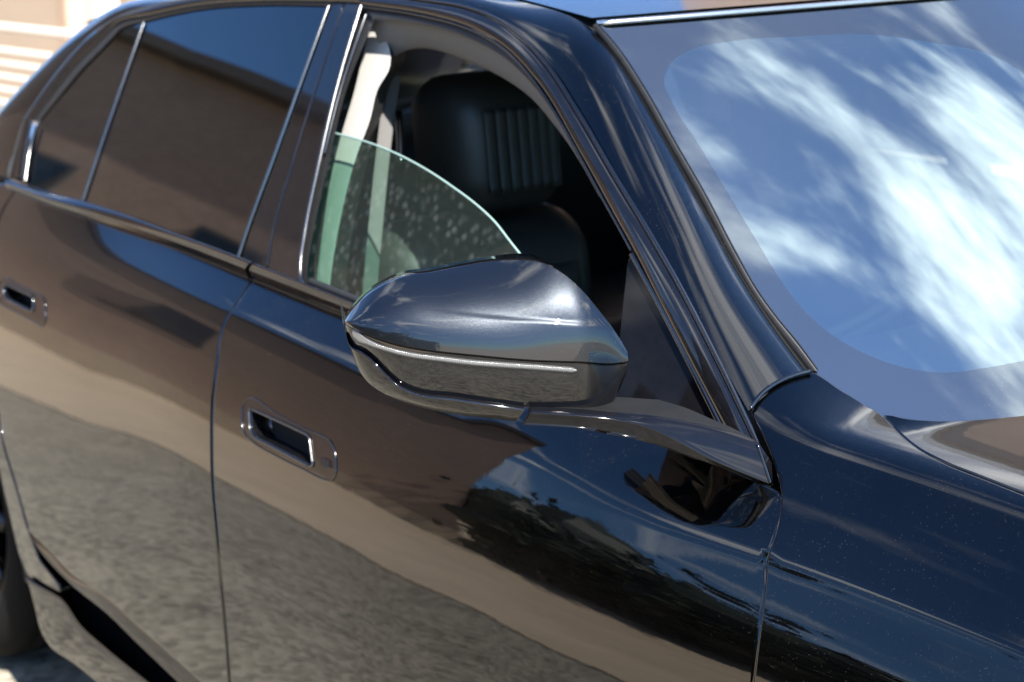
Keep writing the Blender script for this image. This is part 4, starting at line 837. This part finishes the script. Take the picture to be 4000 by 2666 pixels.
def hedge_leaves():
    r_ = np.random.default_rng(5); n = 9000; p = r_.uniform((-7.5, -.55, 0), (7.5, .55, 1.95), (n, 3)); p[:, 2] = 1.95*np.sqrt(p[:, 2]/1.95); d = r_.normal(size=(n, 3)); d /= np.linalg.norm(d, axis=1, keepdims=True); e = np.cross(d, r_.normal(size=(n, 3))); e /= np.linalg.norm(e, axis=1, keepdims=True); q = r_.uniform(.07, .14, (n, 1))
    return np.stack([p-d*q, p+e*q*.6, p+d*q, p-e*q*.6], 1).reshape(-1, 3), [(4*i, 4*i+1, 4*i+2, 4*i+3) for i in range(n)]
M['leaf'] = bsdf('leaf_green', (.018, .027, .010), .55, noise=(3, .5)); M['leafd'] = bsdf('leaf_dark_green', (.012, .019, .007), .55, noise=(3, .5)); M['bark'] = bsdf('bark', (.12, .09, .065), .9, noise=(9, .3))
hv_, hf_ = hedge_leaves(); tag(mesh('hedge_foliage', hv_, hf_, 'leafd', hd_, smooth=False), kind='stuff'); slab('hedge_core', -7.3, 7.3, -.35, .35, 0, 1.75, 'leafd', hd_, .1)
def tree(x, y, H, R, label, seed, trunk=.35, leaf='leaf', group='trees beyond the pavement'):
    rg_ = np.random.default_rng(seed); t = empty('tree', (x, y, 0)); tag(t, label, 'tree', group)
    tr = [(0, 0, 0), (.05, .03, H*.25), (.0, .08, H*.5), (.08, .0, H*.8)]; tube('trunk', tr, [.16, .12, .08, .03], 'bark', t, 8)
    n = 2600; c = []; ncl = 30
    cl = rg_.normal(size=(ncl, 3)); cl /= np.linalg.norm(cl, axis=1, keepdims=True); cl *= rg_.uniform(.35, 1, (ncl, 1)); cl = cl*np.array([R, R, H*(1-trunk)/2])+np.array([0, 0, H*(1+trunk)/2])
    k = rg_.integers(0, ncl, n); p = cl[k]+rg_.normal(size=(n, 3))*R*.20; d = rg_.normal(size=(n, 3)); d /= np.linalg.norm(d, axis=1, keepdims=True); e = np.cross(d, rg_.normal(size=(n, 3))); e /= np.linalg.norm(e, axis=1, keepdims=True); s = rg_.uniform(.09, .18, (n, 1))*R/1.6
    V = np.stack([p-d*s, p+e*s*.6, p+d*s, p-e*s*.6], 1).reshape(-1, 3); mesh('crown', V, [(4*i, 4*i+1, 4*i+2, 4*i+3) for i in range(n)], leaf, t, smooth=False)
    core = bmesh.new(); bmesh.ops.create_icosphere(core, subdivisions=3, radius=1)
    for v_ in core.verts:
        k_ = 1+.18*math.sin(v_.co.x*5+seed)+.15*math.sin(v_.co.z*7+v_.co.y*4); v_.co = Vector((v_.co.x*R*.86*k_, v_.co.y*R*.86*k_, v_.co.z*H*(1-trunk)*.44*k_+H*(1+trunk)/2))
    cm = bpy.data.meshes.new('crown_core'); core.to_mesh(cm); core.free(); link('crown_core', cm, 'leafd', t)
    for q in range(5):
        b = cl[q]; tube('limb', [(0, .05, H*.45), tuple(b*.5+np.array([0, 0, H*.28])), tuple(b)], [.06, .04, .015], 'bark', t, 6)
    return t
for k, (x, y, H, R, lb) in enumerate([(-8.3, -10.6, 3.3, 1.7, 'bushy tree nearest the brick building'), (-7.7, -8.4, 2.5, 1.1, 'small bushy tree beside the brick corner'), (-7.2, -9.4, 2.6, 1.5, 'second bushy tree along from the brick building'), (-5.0, -8.9, 2.5, 1.5, 'third bushy tree along from the brick building'), (-2.7, -8.7, 2.45, 1.5, 'fourth bushy tree along from the brick building'), (-.4, -8.8, 2.5, 1.5, 'fifth bushy tree along from the brick building'), (2.0, -8.8, 2.4, 1.5, 'sixth bushy tree along from the brick building'), (-5.9, -10.8, 2.9, 1.7, 'dark tree set back behind the second and third'), (-1.2, -10.9, 2.9, 1.7, 'dark tree set back behind the fourth and fifth')]): tree(x, y, H, R, lb, 20+k, .03, 'leafd' if k % 2 else 'leaf')
for k, (x, y, H, R, lb) in enumerate([(-13.5, 7.0, 4.2, 2.0, 'leafy tree on the far side, seen through the cabin'), (-17, 9.0, 5.0, 2.4, 'bigger tree further back on the far side')]): tree(x, y, H, R, lb, 40+k, .15, 'leaf', 'trees on the far side')
def kid(o, inv): o.matrix_parent_inverse = inv; return o
rbox('front_end', (.37, -.86, .20), (.95, .86, .90), 'paint', car, .10)
# far building across, mirrored in bonnet and roof
fb_ = empty('stucco_building', (-6.6, 7, 0)); tag(fb_, 'peach stucco building with white parapet, mirrored in the bonnet', 'building'); fbi = Matrix.Translation((6.6, -7, 0))
kid(slab('wall', -8.6, -4.6, 6.5, 12, 0, 8.2, 'stucco', fb_), fbi); kid(slab('parapet', -8.8, -4.4, 6.3, 12.2, 8.2, 8.6, 'coping', fb_, .03), fbi)
# sunlit wall, post and railing behind the car
wl = empty('garden_wall', (-18, 4, 0)); tag(wl, 'sunlit peach wall behind the railing', 'wall'); wi = Matrix.Translation((18, -4, 0))
kid(slab('wall_face', -14.3, -14.0, 1.0, 16, 0, 3.2, 'wallp', wl), wi)
kid(slab('pier', -14.0, -13.75, 4.82, 5.00, 0, 3.2, 'coping', wl, .02), wi); kid(slab('recess_pier', -14.0, -13.85, 4.60, 4.78, 0, 3.2, 'stucco', wl, .02), wi)
rl = empty('railing', (-9, 1.7, 0)); tag(rl, 'white horizontal bar railing behind the car boot', 'railing'); ri = Matrix.Translation((9, -1.7, 0))
for k in range(11): zr = .965 if k == 0 else .915-k*.066; kid(tube('rail', [(-13.5, 1.75, zr), (-7.0, 1.75, zr)], [.021 if k == 0 else .015]*2, 'railwhite', rl, 10), ri)
for x in (-13.4, -11.4, -9.4, -7.05): kid(slab('post', x-.03, x+.03, 1.78, 1.84, 0, .95, 'railwhite', rl, .005), ri)
yl = empty('yellow_box', (-13.6, 4.9, 0)); tag(yl, 'small yellow enamel box on a post beside the white pier', 'box'); yi = Matrix.Translation((13.6, -4.9, 0))
kid(boxmesh('box_body', (-13.7, 5.10, .70), (-13.5, 5.36, 1.05), 'yellow', yl, .02), yi); kid(slab('box_post', -13.64, -13.56, 5.2, 5.28, 0, .70, 'bark', yl), yi)
reparent_fix()
